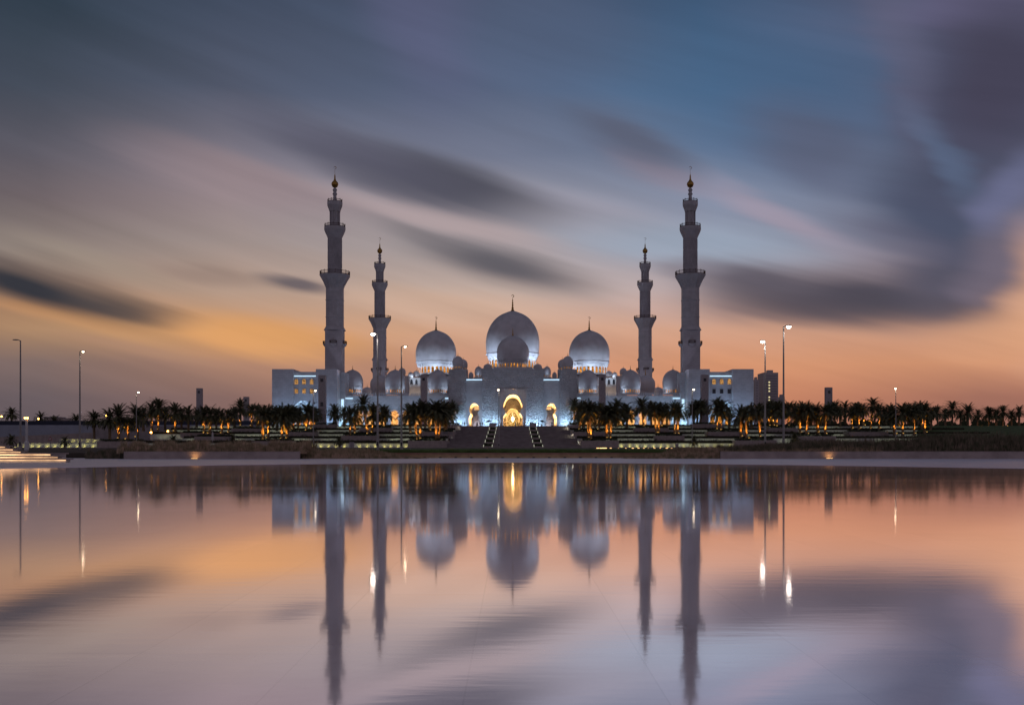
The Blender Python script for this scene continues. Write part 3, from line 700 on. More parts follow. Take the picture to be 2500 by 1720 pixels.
cool = (.44,.72,1.0)
def gatehouse():
    D = 412.0
    x0, x1 = PM(1177,D), PM(1327,D); zt = Z(900.5,D)
    rec = [(0,5.15),(Z(950,D)-GB,5.15),(Z(950,D)-GB+.001,0)]
    b = MB(); wall_open(b, x0, x1, GB, zt, D, [(AX,rec)], 1); reveal(b, AX, rec, GB, D, D+1.3)
    b.quad((x0,D,GB),(x0,D+32,GB),(x0,D+32,zt),(x0,D,zt)); b.quad((x1,D,GB),(x1,D+32,GB),(x1,D+32,zt),(x1,D,zt)); b.quad((x0,D,zt),(x1,D,zt),(x1,D+32,zt),(x0,D+32,zt))
    gb = b.build('gate_block', M['marble_relief'], mosque)
    ca = arch(3.95, 8.85, 13.45, 3.95, 4.2, 2.85)
    b = MB(); wall_open(b, AX-5.2, AX+5.2, GB, Z(949.5,D), D+1.3, [(AX,ca)], 1); b.build('portal_panel', M['marble'], mosque)
    b = MB(); reveal(b, AX, ca, GB, D+1.3, D+30); b.build('portal_vault', M['vault'], mosque, smooth=False)
    # back court wall with the inner arch
    ia = arch(3.3, 5.0, 8.9, 3.9, 3.0, 2.9)
    b = MB(); wall_open(b, AX-30, AX+30, GB, GB+22, D+33, [(AX,ia)], 1); b.build('inner_wall', M['marble_relief'], mosque)
    b = MB(); reveal(b, AX, ia, GB, D+33, D+40); b.build('inner_arch', M['vault'], mosque)
    ga = arch(2.6, 4.3, 7.5, 2.6, 2.8, 2.4)
    b = MB(); wall_open(b, AX-4.5, AX+4.5, GB, GB+10, D+40, [(AX,ga)], 1); b.build('inner_arch', M['vault'], mosque)
    b = MB(); b.quad((AX-4,D+41,GB),(AX+4,D+41,GB),(AX+4,D+41,GB+9),(AX-4,D+41,GB+9)); b.build('gilded_screen', M['screen'], mosque)
    b = MB(); b.lathe([(0.02,GB+7.2),(.06,GB+5.6),(.5,GB+5.2),(.75,GB+4.6),(.7,GB+4.1),(.3,GB+3.4),(.02,GB+2.9)], AX, D+39, 16); b.build('chandelier', emi('chandelier_light', (1,.72,.35), 6), mosque)
    warm = (1.0,.58,.22)
    light('AREA', mosque, (AX, D+13, GB+.4), 6500, warm, shape='RECTANGLE', size=5, size_y=22, rot=(R(180),0,0), spread=R(100))
    light('AREA', mosque, (AX, D+4, GB+4.2), 500, warm, shape='RECTANGLE', size=5, size_y=3, rot=(R(180),0,0), spread=R(100))
    light('AREA', mosque, (AX, D+36.5, GB+.4), 900, warm, shape='RECTANGLE', size=5, size_y=5, rot=(R(180),0,0), spread=R(100))
    light('POINT', mosque, (AX, D+38.5, GB+3), 250, warm, shadow_soft_size=.4)
    for s in (-1, 1):
        # recessed side bay with its own deep arch
        bx0, bx1 = sorted((AX+s*(PM(1327,D)-AX), AX+s*(PM(1366,D)-AX))); bz = Z(923,D)
        xc = AX+s*(94.5*D/F); sa = arch(2.2, 7.4, 9.75, 2.2, 4.0, 1.5)
        b = MB(); wall_open(b, bx0, bx1, GB, bz, D+1.8, [(xc,sa)], 1)
        b.quad((bx0,D+1.8,bz),(bx1,D+1.8,bz),(bx1,D+30,bz),(bx0,D+30,bz)); b.build('side_bay', M['marble'], mosque)
        b = MB(); reveal(b, xc, sa, GB, D+1.8, D+31); b.build('side_vault', M['vault'], mosque)
        MB().box(bx0+.02, bx1-.02, D+1.55, D+1.78, Z(926.5,D), Z(925,D)).build('led_cornice', E['led'], mosque)
        light('AREA', mosque, (xc+s*.9, D+13, GB+.4), 4200, warm, shape='RECTANGLE', size=1.6, size_y=20, rot=(R(180),0,0), spread=R(100))
        light('AREA', mosque, (xc-s*1.2, D+31.5, GB+.3), 130, (.85,.85,1), shape='RECTANGLE', size=5, size_y=.4, aim=(xc-s*1.2, D+33, GB+4))  # added cool fill to brighten the inner court wall, no fixture there
        # outer tower
        tx0, tx1 = sorted((AX+s*114*D/F, AX+s*157*D/F)); tz = Z(901,D)
        b = MB().box(tx0, tx1, D, D+18, GB-.1, tz); b.build('gate_tower', M['marble_relief'], mosque)
        # warm slender pilaster beside the portal
        px = AX+s*5.6; MB().box(px-.35, px+.35, D-.25, D-.01, GB, Z(949,D)).build('portal_frame', M['marble'], mosque)
        # cool floods on the ground
        for xx, w, e in ((AX+s*9.0, 6.5, 640), ((tx0+tx1)/2, 6.2, 640), ((bx0+bx1)/2, 3.5, 200)):
            light('AREA', mosque, (xx, D-2.2, GB+.25), e, cool, shape='RECTANGLE', size=w, size_y=.25, aim=(xx, D+.3, GB+5))
        MB().box(tx0+.6, tx1-.6, D-1.9, D-1.5, GB, GB+.12).build('floodlight_strip', E['led'], mosque)
        MB().box(AX+s*9.0-3, AX+s*9.0+3, D-1.9, D-1.5, GB, GB+.12).build('floodlight_strip', E['led'], mosque)
    MB().box(AX-5.1, AX+5.1, D-.12, D-.01, Z(950.2,D), Z(949.4,D)).build('portal_frame', M['marble'], mosque)
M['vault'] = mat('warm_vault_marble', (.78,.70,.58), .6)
def screen_mat():
    m = bpy.data.materials.new('gilded_glass_screen'); m.use_nodes = True; T = m.node_tree; T.nodes.clear()
    tc = N('ShaderNodeTexCoord', T); w = N('ShaderNodeTexNoise', T); w.inputs['Scale'].default_value = 1.2; L(tc.outputs['Object'], w.inputs[0], T)
    va = N('ShaderNodeVectorMath', T, operation='MULTIPLY_ADD'); L(w.outputs['Color'], va.inputs[0], T); va.inputs[1].default_value = (.8,.8,.8); L(tc.outputs['Object'], va.inputs[2], T)
    vo = N('ShaderNodeTexVoronoi', T); vo.feature = 'DISTANCE_TO_EDGE'; vo.inputs['Scale'].default_value = 1.3; L(va.outputs[0], vo.inputs['Vector'], T)
    f = mrange(vo.outputs['Distance'], .02, .10, 1, 0, T)
    e = N('ShaderNodeEmission', T); L(mixc(f, (.62,.27,.03,1), (1.0,.62,.22,1), T), e.inputs[0], T); L(mrange(f, 0, 1, .5, 1.3, T), e.inputs[1], T)
    o = N('ShaderNodeOutputMaterial', T); L(e.outputs[0], o.inputs[0], T); return m
M['screen'] = screen_mat()
gatehouse()

def arched_panel(b, cx, cy, ang, w, h, z0, y_off=0):
    # upright arched panel facing outward at angle ang around cx,cy (radius y_off)
    c, s = math.cos(ang), math.sin(ang); ox, oy = cx+c*y_off, cy+s*y_off; tx, ty = -s, c
    pts = [(-w/2,0),(w/2,0),(w/2,h*.68),(w*.36,h*.86),(0,h),(-w*.36,h*.86),(-w/2,h*.68)]
    i = len(b.v); b.v += [(ox+tx*p, oy+ty*p, z0+q) for p, q in pts]; b.f.append(tuple(range(i, i+7)))
    return b
def dome_profile(Rd, H, bulge=.41, ring=.972):
    p = []
    n1 = 6
    zc = bulge*Rd
    for i in range(n1+1):
        t = i/n1; z = zc*t; p.append((Rd*(ring+(1-ring)*math.sin(t*math.pi/2)), z))
    h = H-zc; n2 = 26
    for i in range(1, n2+1):
        t = i/n2; a = t*math.pi/2
        z = zc+h*math.sin(a)**1.0*1.0; r = Rd*math.cos(a)**.97
        # slight ogee towards the tip
        z += .045*Rd*max(0, t-.82)/.18
        p.append((max(r, .012*Rd), z))
    return p
def make_dome(parent, x, y, zr, Rd, H, dh, nw, vis, label, fin=.5, ww=.4, wh=1.0, wz=.2, lit=None, drumk=.9, crescent=True, name='dome'):
    off = ORG[parent.name]
    d = bpy.data.objects.new(name, None)
    b = MB(); b.lathe([(r, z+zr) for r, z in dome_profile(Rd, H)], x, y, 64)
    b.lathe([(Rd*.975,zr-.03*Rd),(Rd*.999,zr-.02*Rd),(Rd*.999,zr+.0*Rd),(Rd*.97,zr+.012*Rd)], x, y, 64)
    d = b.build(name, M['marble_plain'], parent, smooth=True)
    if label: d['label'] = label
    if dh > 0:
        b = MB(); b.lathe([(Rd*drumk*1.02,zr-dh),(Rd*drumk,zr-dh+.02*Rd),(Rd*drumk,zr-dh*.42),(Rd*(drumk+.03),zr-dh*.36),(Rd*.955,zr-.06*Rd),(Rd*.955,zr-.03*Rd)], x, y, 64)
        # niche hoods around the drum
        b.build('drum', M['marble'], d, smooth=True)
        for i in range(nw):
            ang = -math.pi/2+(i+.5)*2*math.pi/nw
            dd = abs((ang+math.pi/2+math.pi) % (2*math.pi)-math.pi)
            if dd > vis: continue
            wm = E['window'] if (lit is None or rnd.random() < lit) else E['window_dim']
            w = MB(); arched_panel(w, x, y, ang, ww, wh, zr-dh+wz, Rd*drumk+.04)
            w.build('drum_window', wm, d)
            if Rd > 6:
                f = MB(); c, s = math.cos(ang), math.sin(ang); 
                # scalloped hood above each window
                seg = []
                for k in range(7):
                    a = math.pi*k/6; q = ww*.85*math.cos(a); zz = zr-dh*.36+.02+math.sin(a)*dh*.2; rr = Rd*(drumk+.035+.035*math.sin(a))
                    seg.append((x+c*rr-s*q, y+s*rr+c*q, zz))
                f.tube(seg, .16, 5); f.build('window_hood', M['marble'], d)
    # finial
    zt = zr+H+.04*Rd; f_ = fin
    b = MB(); b.lathe([(.13*Rd,zt-.035*Rd),(.06*Rd,zt+.02*f_),(.035*Rd+.03,zt+.12*f_),(.07*f_,zt+.2*f_),(.035*f_,zt+.28*f_),(.06*f_,zt+.36*f_),(.03*f_,zt+.44*f_),(.05*f_,zt+.51*f_),(.022*f_,zt+.58*f_),(.035*f_,zt+.66*f_),(.01*f_,zt+.76*f_),(.004*f_,zt+.86*f_)], x, y, 12)
    if crescent:
        pts = []; rr = []
        for k in range(15):
            a = R(-60+300*k/14)+R(-60); pts.append((x+.075*f_*math.cos(a), y, zt+.92*f_+.075*f_*math.sin(a))); rr.append(.006*f_+.018*f_*math.sin(math.pi*k/14))
        b.tube(pts, rr, 5)
    b.build('finial', M['gold'], d, smooth=True)
    return d
DR = 565.0
zm = lambda y, D: Z(y, D)
# prayer hall body
def prayer_hall():
    D = 548
    b = MB(); b.box(PM(996,D), PM(1508,D), D, D+45, GB, Z(922,D))
    b.build('prayer_hall', M['marble'], mosque)
    b = MB(); b.box(PM(982,D-14), PM(1522,D-14), D-14, D-.1, GB, Z(942,D-14)); b.build('prayer_hall', M['marble'], mosque)
    b = MB(); b.box(PM(1170,D), PM(1334,D), D+1, D+40, Z(922,D), Z(898,D)); b.build('prayer_hall', M['marble'], mosque)
    for s in (-1,1):
        xc = AX+s*186.3*565/F; MB().box(xc-11.5, xc+11.5, 553.5, 576, Z(922,548), Z(917.5,553.5)).build('dome_base', M['marble'], mosque)
        for q in (-247,-235,-222.5):
            w = MB(); arched_panel(w, 0, 0, -math.pi/2, 1.3, 3.2, 0, 0)
            xx = AX+s*-q*D/F; zz = Z(939,D)
            w.v = [(xx+v[0], D-.05, zz+v[2]) for v in w.v]; w.build('hall_window', M['glass_dark'], mosque)
        # warm-lit terrace below
        light('AREA', mosque, (AX+s*235*D/F, 530, GB+10.5), 1500, (1,.72,.46), shape='RECTANGLE', size=12, size_y=1, aim=(AX+s*235*D/F, 534, GB+15))
        light('AREA', mosque, (AX+s*237*D/F, 537.5, Z(941,534)+.3), 700, (.75,.88,1), shape='RECTANGLE', size=12, size_y=.5, aim=(AX+s*237*D/F, 548, Z(930,548)))
        # merlons on the hall terrace
        b = MB(); x = AX+s*215*534/F
        for i in range(22):
            xx = x+s*i*.9*1.0; z0 = Z(942,534)
            b.prism([(xx-.25,z0),(xx+.25,z0),(xx+.3,z0+.7),(xx,z0+1.3),(xx-.3,z0+.7)], 534.1, 534.35)
        b.build('crenellation', M['marble'], mosque)
prayer_hall()
main = make_dome(mosque, AX, DR, Z(865,DR), 65.4*DR/F, 103.6*DR/F, Z(865,DR)-Z(903,DR), 28, 1.35, 'largest central dome with tall gold finial', fin=(761-722)*DR/F, ww=1.5, wh=4.3, wz=1.0, drumk=.87)
sds = []
for s in (-1, 1):
    d = make_dome(mosque, AX+s*186.3*DR/F, DR-2, Z(885,DR), 49.4*DR/F, 76.2*DR/F, Z(885,DR)-Z(917,DR), 28, 1.35, 'large %s dome over the prayer hall' % ('left' if s < 0 else 'right'), fin=(809-777)*DR/F, ww=1.35, wh=4.0, wz=1.0, drumk=.88)
gd = make_dome(mosque, AX, 428, Z(877,428), 39.1*428/F, 56.3*428/F, Z(877,428)-Z(901,428), 30, 1.35, 'dark smaller dome standing before the largest one, over the gate', fin=(820.7-798)*428/F, ww=.62, wh=1.9, wz=.35, drumk=.93, lit=.7, crescent=False)
MB().box(AX-8, AX+8, 420, 440, GB+20, Z(899,428)).build('dome_base', M['marble'], mosque)
AD = 437.0
for s in (-1, 1):
    for i, q in enumerate((391, 287, 183)):
        px_ = 1252+s*q
        make_dome(mosque, AX+s*q*AD/F, AD, Z(944,AD), 25.6*AD/F, 41*AD/F, Z(944,AD)-Z(962,AD), 26, 1.2, None, fin=(903-890)*AD/F, ww=.42, wh=1.5, wz=.65, drumk=.92, lit=.6, crescent=False)
def cupola(px, r, yt, yb, D, s=1, name='cupola', dr=.22, win=True):
    H = (yb-yt)*D/F; Rd = r*D/F; xx = AX+(px-1252)*D/F; dh = H*.32
    d = make_dome(mosque, xx, D, Z(yb,D)+dh, Rd, (H-dh), dh, 12 if win else 0, 1.2 if win else 0, None, fin=r*D/F*.75, ww=Rd*.22, wh=dh*.7, wz=dh*.1, drumk=.88, lit=0.0, crescent=False, name=name)
    return d
for s in (-1, 1):
    q = lambda p: 1252+s*(1252-p)
    cupola(q(1118), 13.5, 869, 901, 420); cupola(q(1131), 11, 877, 903, 452)
    cupola(q(1168.5), 9.7, 894, 921, 440); cupola(q(1191), 10.5, 888, 907, 470)
    MB().box(q(1168.5)*0+AX+(q(1168.5)-1252)*440/F-1.9, AX+(q(1168.5)-1252)*440/F+1.9, 438, 442, GB+8, Z(920.5,440)).build('cupola_base', M['marble'], mosque)
    MB().box(AX+(q(1131)-1252)*452/F-2.1, AX+(q(1131)-1252)*452/F+2.1, 450, 454, GB+8, Z(902.5,452)).build('cupola_base', M['marble'], mosque)
    cupola(q(982), 8.8, 898, 918, 500); cupola(q(1003), 6.5, 908, 923, 545); cupola(q(1017), 8.6, 905, 923, 552)
    MB().box(AX+(q(985)-1252)*498/F-2.3, AX+(q(985)-1252)*498/F+2.3, 498, 505, GB, Z(917.5,500)).build('stair_turret', M['marble'], mosque)
    cupola(q(928), 24, 916, 962, 500, win=False); cupola(q(897), 13, 945, 966, 540, win=False)
    cupola(q(1150), 6, 908, 925, 470, win=False)

# arcades either side
def arcades():
    D = 425.0
    for s in (-1, 1):
        x0, x1 = sorted((AX+s*157*D/F, AX+s*431*D/F)); zt = Z(966,D)
        ops = []; n = 8
        ap = arch(1.75, 5.3, 7.3, 1.55, 3.0, 1.15, 8)
        for i in range(8):
            ops.append((AX+s*(291+29*(i-3.6)-14)*D/F, ap))
        ops.sort(key=lambda o: o[0])
        b = MB(); wall_open(b, x0, x1, GB, zt, D, ops, 1); b.quad((x0,D,zt),(x1,D,zt),(x1,D+24,zt),(x0,D+24,zt))
        b.build('arcade_wall', M['marble'], mosque)
        for xc, p in ops: b = MB(); reveal(b, xc, p, GB, D, D+1.2); b.build('arch_reveal', M['vault'], mosque)
        xa, xb = ops[0][0]-3, ops[-1][0]+3
        b = MB(); ip = [(0,1.3),(2.2,1.3),(3.0,1.05),(3.6,.6),(3.9,0)]
        iops = [(xa+1.5+ (xb-xa-3)*i/15, ip) for i in range(16)]
        wall_open(b, xa, xb, GB, GB+9, D+7, iops, 1)
        b.quad((xa,D+.2,GB+8.4),(xb,D+.2,GB+8.4),(xb,D+7,GB+8.4),(xa,D+7,GB+8.4)); b.build('arcade_inner_wall', M['vault'], mosque)
        b = MB(); b.quad((xa,D+12,GB),(xb,D+12,GB),(xb,D+12,GB+6),(xa,D+12,GB+6)); b.build('arcade_back_wall', M['vault'], mosque)
        # paired columns
        for xc, p in ops:
            for q in (-1.95, 1.95):
                b = MB(); b.lathe([(.26,GB),(.26,GB+.3),(.16,GB+.4),(.15,GB+2.4),(.30,GB+2.8),(.30,GB+3.0)], xc+q, D-.35, 12); b.build('column', M['marble_plain'], mosque, smooth=True)
        for i in range(4):
            xx = xa+(xb-xa)*(i+.5)/4
            light('AREA', mosque, (xx, D+3.6, GB+.3), 800, (1,.46,.11), shape='RECTANGLE', size=(xb-xa)/4*.9, size_y=5, rot=(R(180),0,0), spread=R(100))
            light('AREA', mosque, (xx, D+9.5, GB+5.5), 520, (1,.50,.13), shape='RECTANGLE', size=(xb-xa)/4*.9, size_y=2, aim=(xx, D+12, GB+1))
        # parapet band, LED cornice and merlons
        MB().box(x0, x1, D-.35, D-.01, Z(969,D), Z(965.5,D)).build('parapet_band', M['marble'], mosque)
        for a, c in ((157,166),(390,431)):
            xa2, xb2 = sorted((AX+s*a*D/F, AX+s*c*D/F)); MB().box(xa2+.1, xb2-.1, D-.3, D-.02, Z(972.8,D), Z(971.2,D)).build('led_cornice', E['led'], mosque)
        b = MB(); xx = x0+.45; z0 = Z(966,D)
        while xx < x1-.3:
            b.prism([(xx-.22,z0),(xx+.22,z0),(xx+.22,z0+.5),(xx+.34,z0+.75),(xx,z0+1.45),(xx-.34,z0+.75),(xx-.22,z0+.5)], D-.15, D+.1); xx += .9
        b.build('crenellation', M['marble'], mosque)
        # cool wash on the end bays and upper wall
        xe = AX+s*414*D/F
        light('AREA', mosque, (xe, D-4, GB+.3), 650, (.36,.72,1.0), shape='RECTANGLE', size=9, size_y=.4, aim=(xe, D, GB+6))
        for q in (190, 250, 310, 370):
            xe = AX+s*q*D/F
            light('AREA', mosque, (xe, D-5.5, GB+.4), 260, cool, shape='RECTANGLE', size=9, size_y=.4, aim=(xe, D, GB+11))
arcades()
# dome floodlighting: lamps stand on the roofs around each drum
def dome_lights(x, y, zr, Rd, e, col=(.62,.78,1.0), n=(-60,0,60), out=.32, drop=.62):
    for a in n:
        t = R(-90+a); px_, py_ = x+math.cos(t)*Rd*(1+out), y+math.sin(t)*Rd*(1+out)
        light('SPOT', mosque, (px_, py_, zr-drop*Rd), e, col, spot_size=R(110), spot_blend=1, shadow_soft_size=.6, aim=(x+math.cos(t)*Rd*.8, y+math.sin(t)*Rd*.8, zr+.35*Rd))
dome_lights(AX, DR, Z(865,DR), 15.2, 7200, n=(-68,-38,38,68), out=.42, drop=.62)
for s in (-1,1): dome_lights(AX+s*186.3*DR/F, DR-2, Z(885,DR), 11.5, 5800, out=.52, drop=.75)
dome_lights(AX, 428, Z(877,428), 6.9, 420, n=(-75,75), out=.5)
for s in (-1, 1):
    for q in (391,287,183): dome_lights(AX+s*q*AD/F, AD, Z(944,AD), 4.6, 620, n=(-50,50), out=.75, drop=.75)
    dome_lights(AX+(-s)*(1252-1168.5)*440/F, 440, Z(912,440), 1.8, 120, n=(0,), out=1.2)
    dome_lights(AX+(-s)*(1252-1010)*548/F, 548, Z(918,548), 2.0, 350, n=(0,), out=1.6)

# ------------------------------------------------------------------ corner buildings
def corner(s):
    D = 415.0; side = 'left' if s < 0 else 'right'
    t = thing('corner_building', f'white marble {side} corner building with two rows of three windows and cyan edge lighting', 'building', (AX+s*88, D, GB), 'corner buildings of the mosque')
    q = lambda a: AX+s*a*D/F
    def bx(a, c, y0, y1, z0, z1, nm, m):
        x0, x1 = sorted((q(a), q(c))); return MB().box(x0, x1, y0, y1, z0, z1).build(nm, m, t)
    bx(536, 588, D, D+26, GB-3, Z(900.5,D), 'outer_wing', M['marble'])
    bx(429.5, 481, D, D+18, GB-3, Z(900.5,D), 'inner_wing', M['marble'])
    bx(418, 429, D+8, D+30, GB, Z(908,D+8), 'stair_annexe', M['marble'])
    for i in range(3):
        x = q(424)+0*s; b = MB(); 
        xs = AX+s*(418*(D+8)/F) - s*0.0
        b.box(*sorted((q(421+i*2.2), q(422+i*2.2))), D+7.7, D+7.98, GB+2, GB+12); b.build('annexe_light', E['led'], t)
    # middle panel with the great arch
    x0, x1 = sorted((q(481), q(545))); xc = AX+s*513*D/F
    ga = [(0,4.9),(4.8,4.9)]+[(4.8+6.2*math.sin(math.pi/2*i/12), 4.9*math.cos(math.pi/2*i/12)**.9 if i < 12 else 0) for i in range(1,13)]
    b = MB(); wall_open(b, x0, x1, GB-3, Z(906.5,D), D+1.6, [(xc, [(0,0),(2.99,0),(3.0,4.9)]+[(z+3,w) for z, w in ga[1:]])], 1)
    b.quad((x0,D+1.6,Z(906.5,D)),(x1,D+1.6,Z(906.5,D)),(x1,D+20,Z(906.5,D)),(x0,D+20,Z(906.5,D))); b.build('middle_panel', M['marble'], t)
    b = MB(); reveal(b, xc, ga, GB, D+1.6, D+6); b.build('great_arch', M['marble_plain'], t)
    ip = [(0,1.0),(3.2,1.0),(3.8,1.15),(4.6,.9),(5.2,0)]
    b = MB(); wall_open(b, xc-5, xc+5, GB, GB+12, D+6, [(xc-3.2,ip),(xc,ip),(xc+3.2,ip)], 1); b.build('arch_back_wall', M['marble'], t)
    for dx in (-3.2, 0, 3.2):
        w = MB(); w.quad((xc+dx-1.3,D+7,GB),(xc+dx+1.3,D+7,GB),(xc+dx+1.3,D+7,GB+5.4),(xc+dx-1.3,D+7,GB+5.4)); w.build('lit_doorway', E['window'], t)
    light('AREA', t, (xc, D+3.5, GB+.3), 600, (.45,.75,1), shape='RECTANGLE', size=8, size_y=1, rot=(R(180),0,0), spread=R(100))
    bx(481.5, 544.5, D+1.35, D+1.58, Z(917.6,D), Z(916.2,D), 'led_cornice', E['led'])
    bx(544, 544.8, D+1.35, D+1.58, GB, Z(916.2,D), 'led_edge', E['led_dim'])
    for i, a in enumerate((493, 511.7, 530.5)):
        xw = q(a); wm = E['window'] if s < 0 else (E['window_dim'])
        f = MB(); arched_panel(f, 0, 0, -math.pi/2, 1.5, 2.3, 0, 0); f.v = [(xw+v[0], D+1.54, Z(937,D)+v[2]) for v in f.v]; f.build('window', E['wing_window'], t)
        fr = MB(); fr.tube([(xw-.85,D+1.5,Z(937,D)),(xw-.85,D+1.5,Z(937,D)+1.6),(xw-.6,D+1.5,Z(937,D)+2.15),(xw,D+1.5,Z(937,D)+2.5),(xw+.6,D+1.5,Z(937,D)+2.15),(xw+.85,D+1.5,Z(937,D)+1.6),(xw+.85,D+1.5,Z(937,D))], .09, 5); fr.build('window_frame', M['marble_plain'], t)
        f = MB().quad((xw-.7,D+1.54,Z(959.5,D)),(xw+.7,D+1.54,Z(959.5,D)),(xw+.7,D+1.54,Z(948.5,D)),(xw-.7,D+1.54,Z(948.5,D))); f.build('window', E['wing_window'] if s < 0 else M['glass_dark'], t)
        fr = MB().tube([(xw-.8,D+1.5,Z(960,D)),(xw+.8,D+1.5,Z(960,D)),(xw+.8,D+1.5,Z(948,D)),(xw-.8,D+1.5,Z(948,D)),(xw-.8,D+1.5,Z(960,D))], .09, 5); fr.build('window_frame', M['marble_plain'], t)
    for a, e, w in ((562, 480, 7), (513, 180, 8), (455, 580, 7)):
        light('AREA', t, (q(a), D-6, GB+.3), e, (.40,.66,1.0), shape='RECTANGLE', size=w, size_y=.5, aim=(q(a), D, GB+8))
    return t
E['led_dim'] = emi('dim_cool_led', (.45,.65,.95), .6)
corner(-1); corner(1)
# slab pylons
def pylon(a, c, yt, yb, D, lab, group='grey slab towers', m='pylon'):
    x0, x1 = X(a,D), X(c,D); zb, zt = Z(yb,D), Z(yt,D)
    t = thing('slab_tower', lab, 'tower', ((x0+x1)/2, D, zb), group)
    MB().box(x0, x1, D, D+2.5, zb, zt).build('shaft', M[m], t)
    w = (x1-x0); MB().box(x0+w*.3, x1-w*.3, D-.06, D-.004, zt-w*.95, zt-w*.5).build('vent_panel', M['glass_dark'], t)
    MB().box(x0+w*.3, x1-w*.3, D-.06, D-.004, zb+w*2.6, zb+w*3.2).build('vent_panel', M['glass_dark'], t)
    MB().box(x0-.15, x1+.15, D-.15, D+2.65, zb-.6, zb).build('plinth', M['pylon'], t)
pylon(777,794.5,915,1037,404,'grey slab tower in front of the left corner building')
pylon(1712.5,1730,914,1037,404,'grey slab tower in front of the right corner building')
pylon(1026.5,1042,914,1037,404,'grey slab tower before the left large dome')
pylon(1462.5,1478.5,913,1037,404,'grey slab tower before the right large dome')
pylon(479,492,947,1045,520,'lone grey slab tower rising behind the left palms')
pylon(594,606,968,1045,560,'short pinkish slab tower behind the palms beside the left corner building')
pylon(2016.5,2032.5,945,1045,520,'lone dark slab tower behind the right palms')

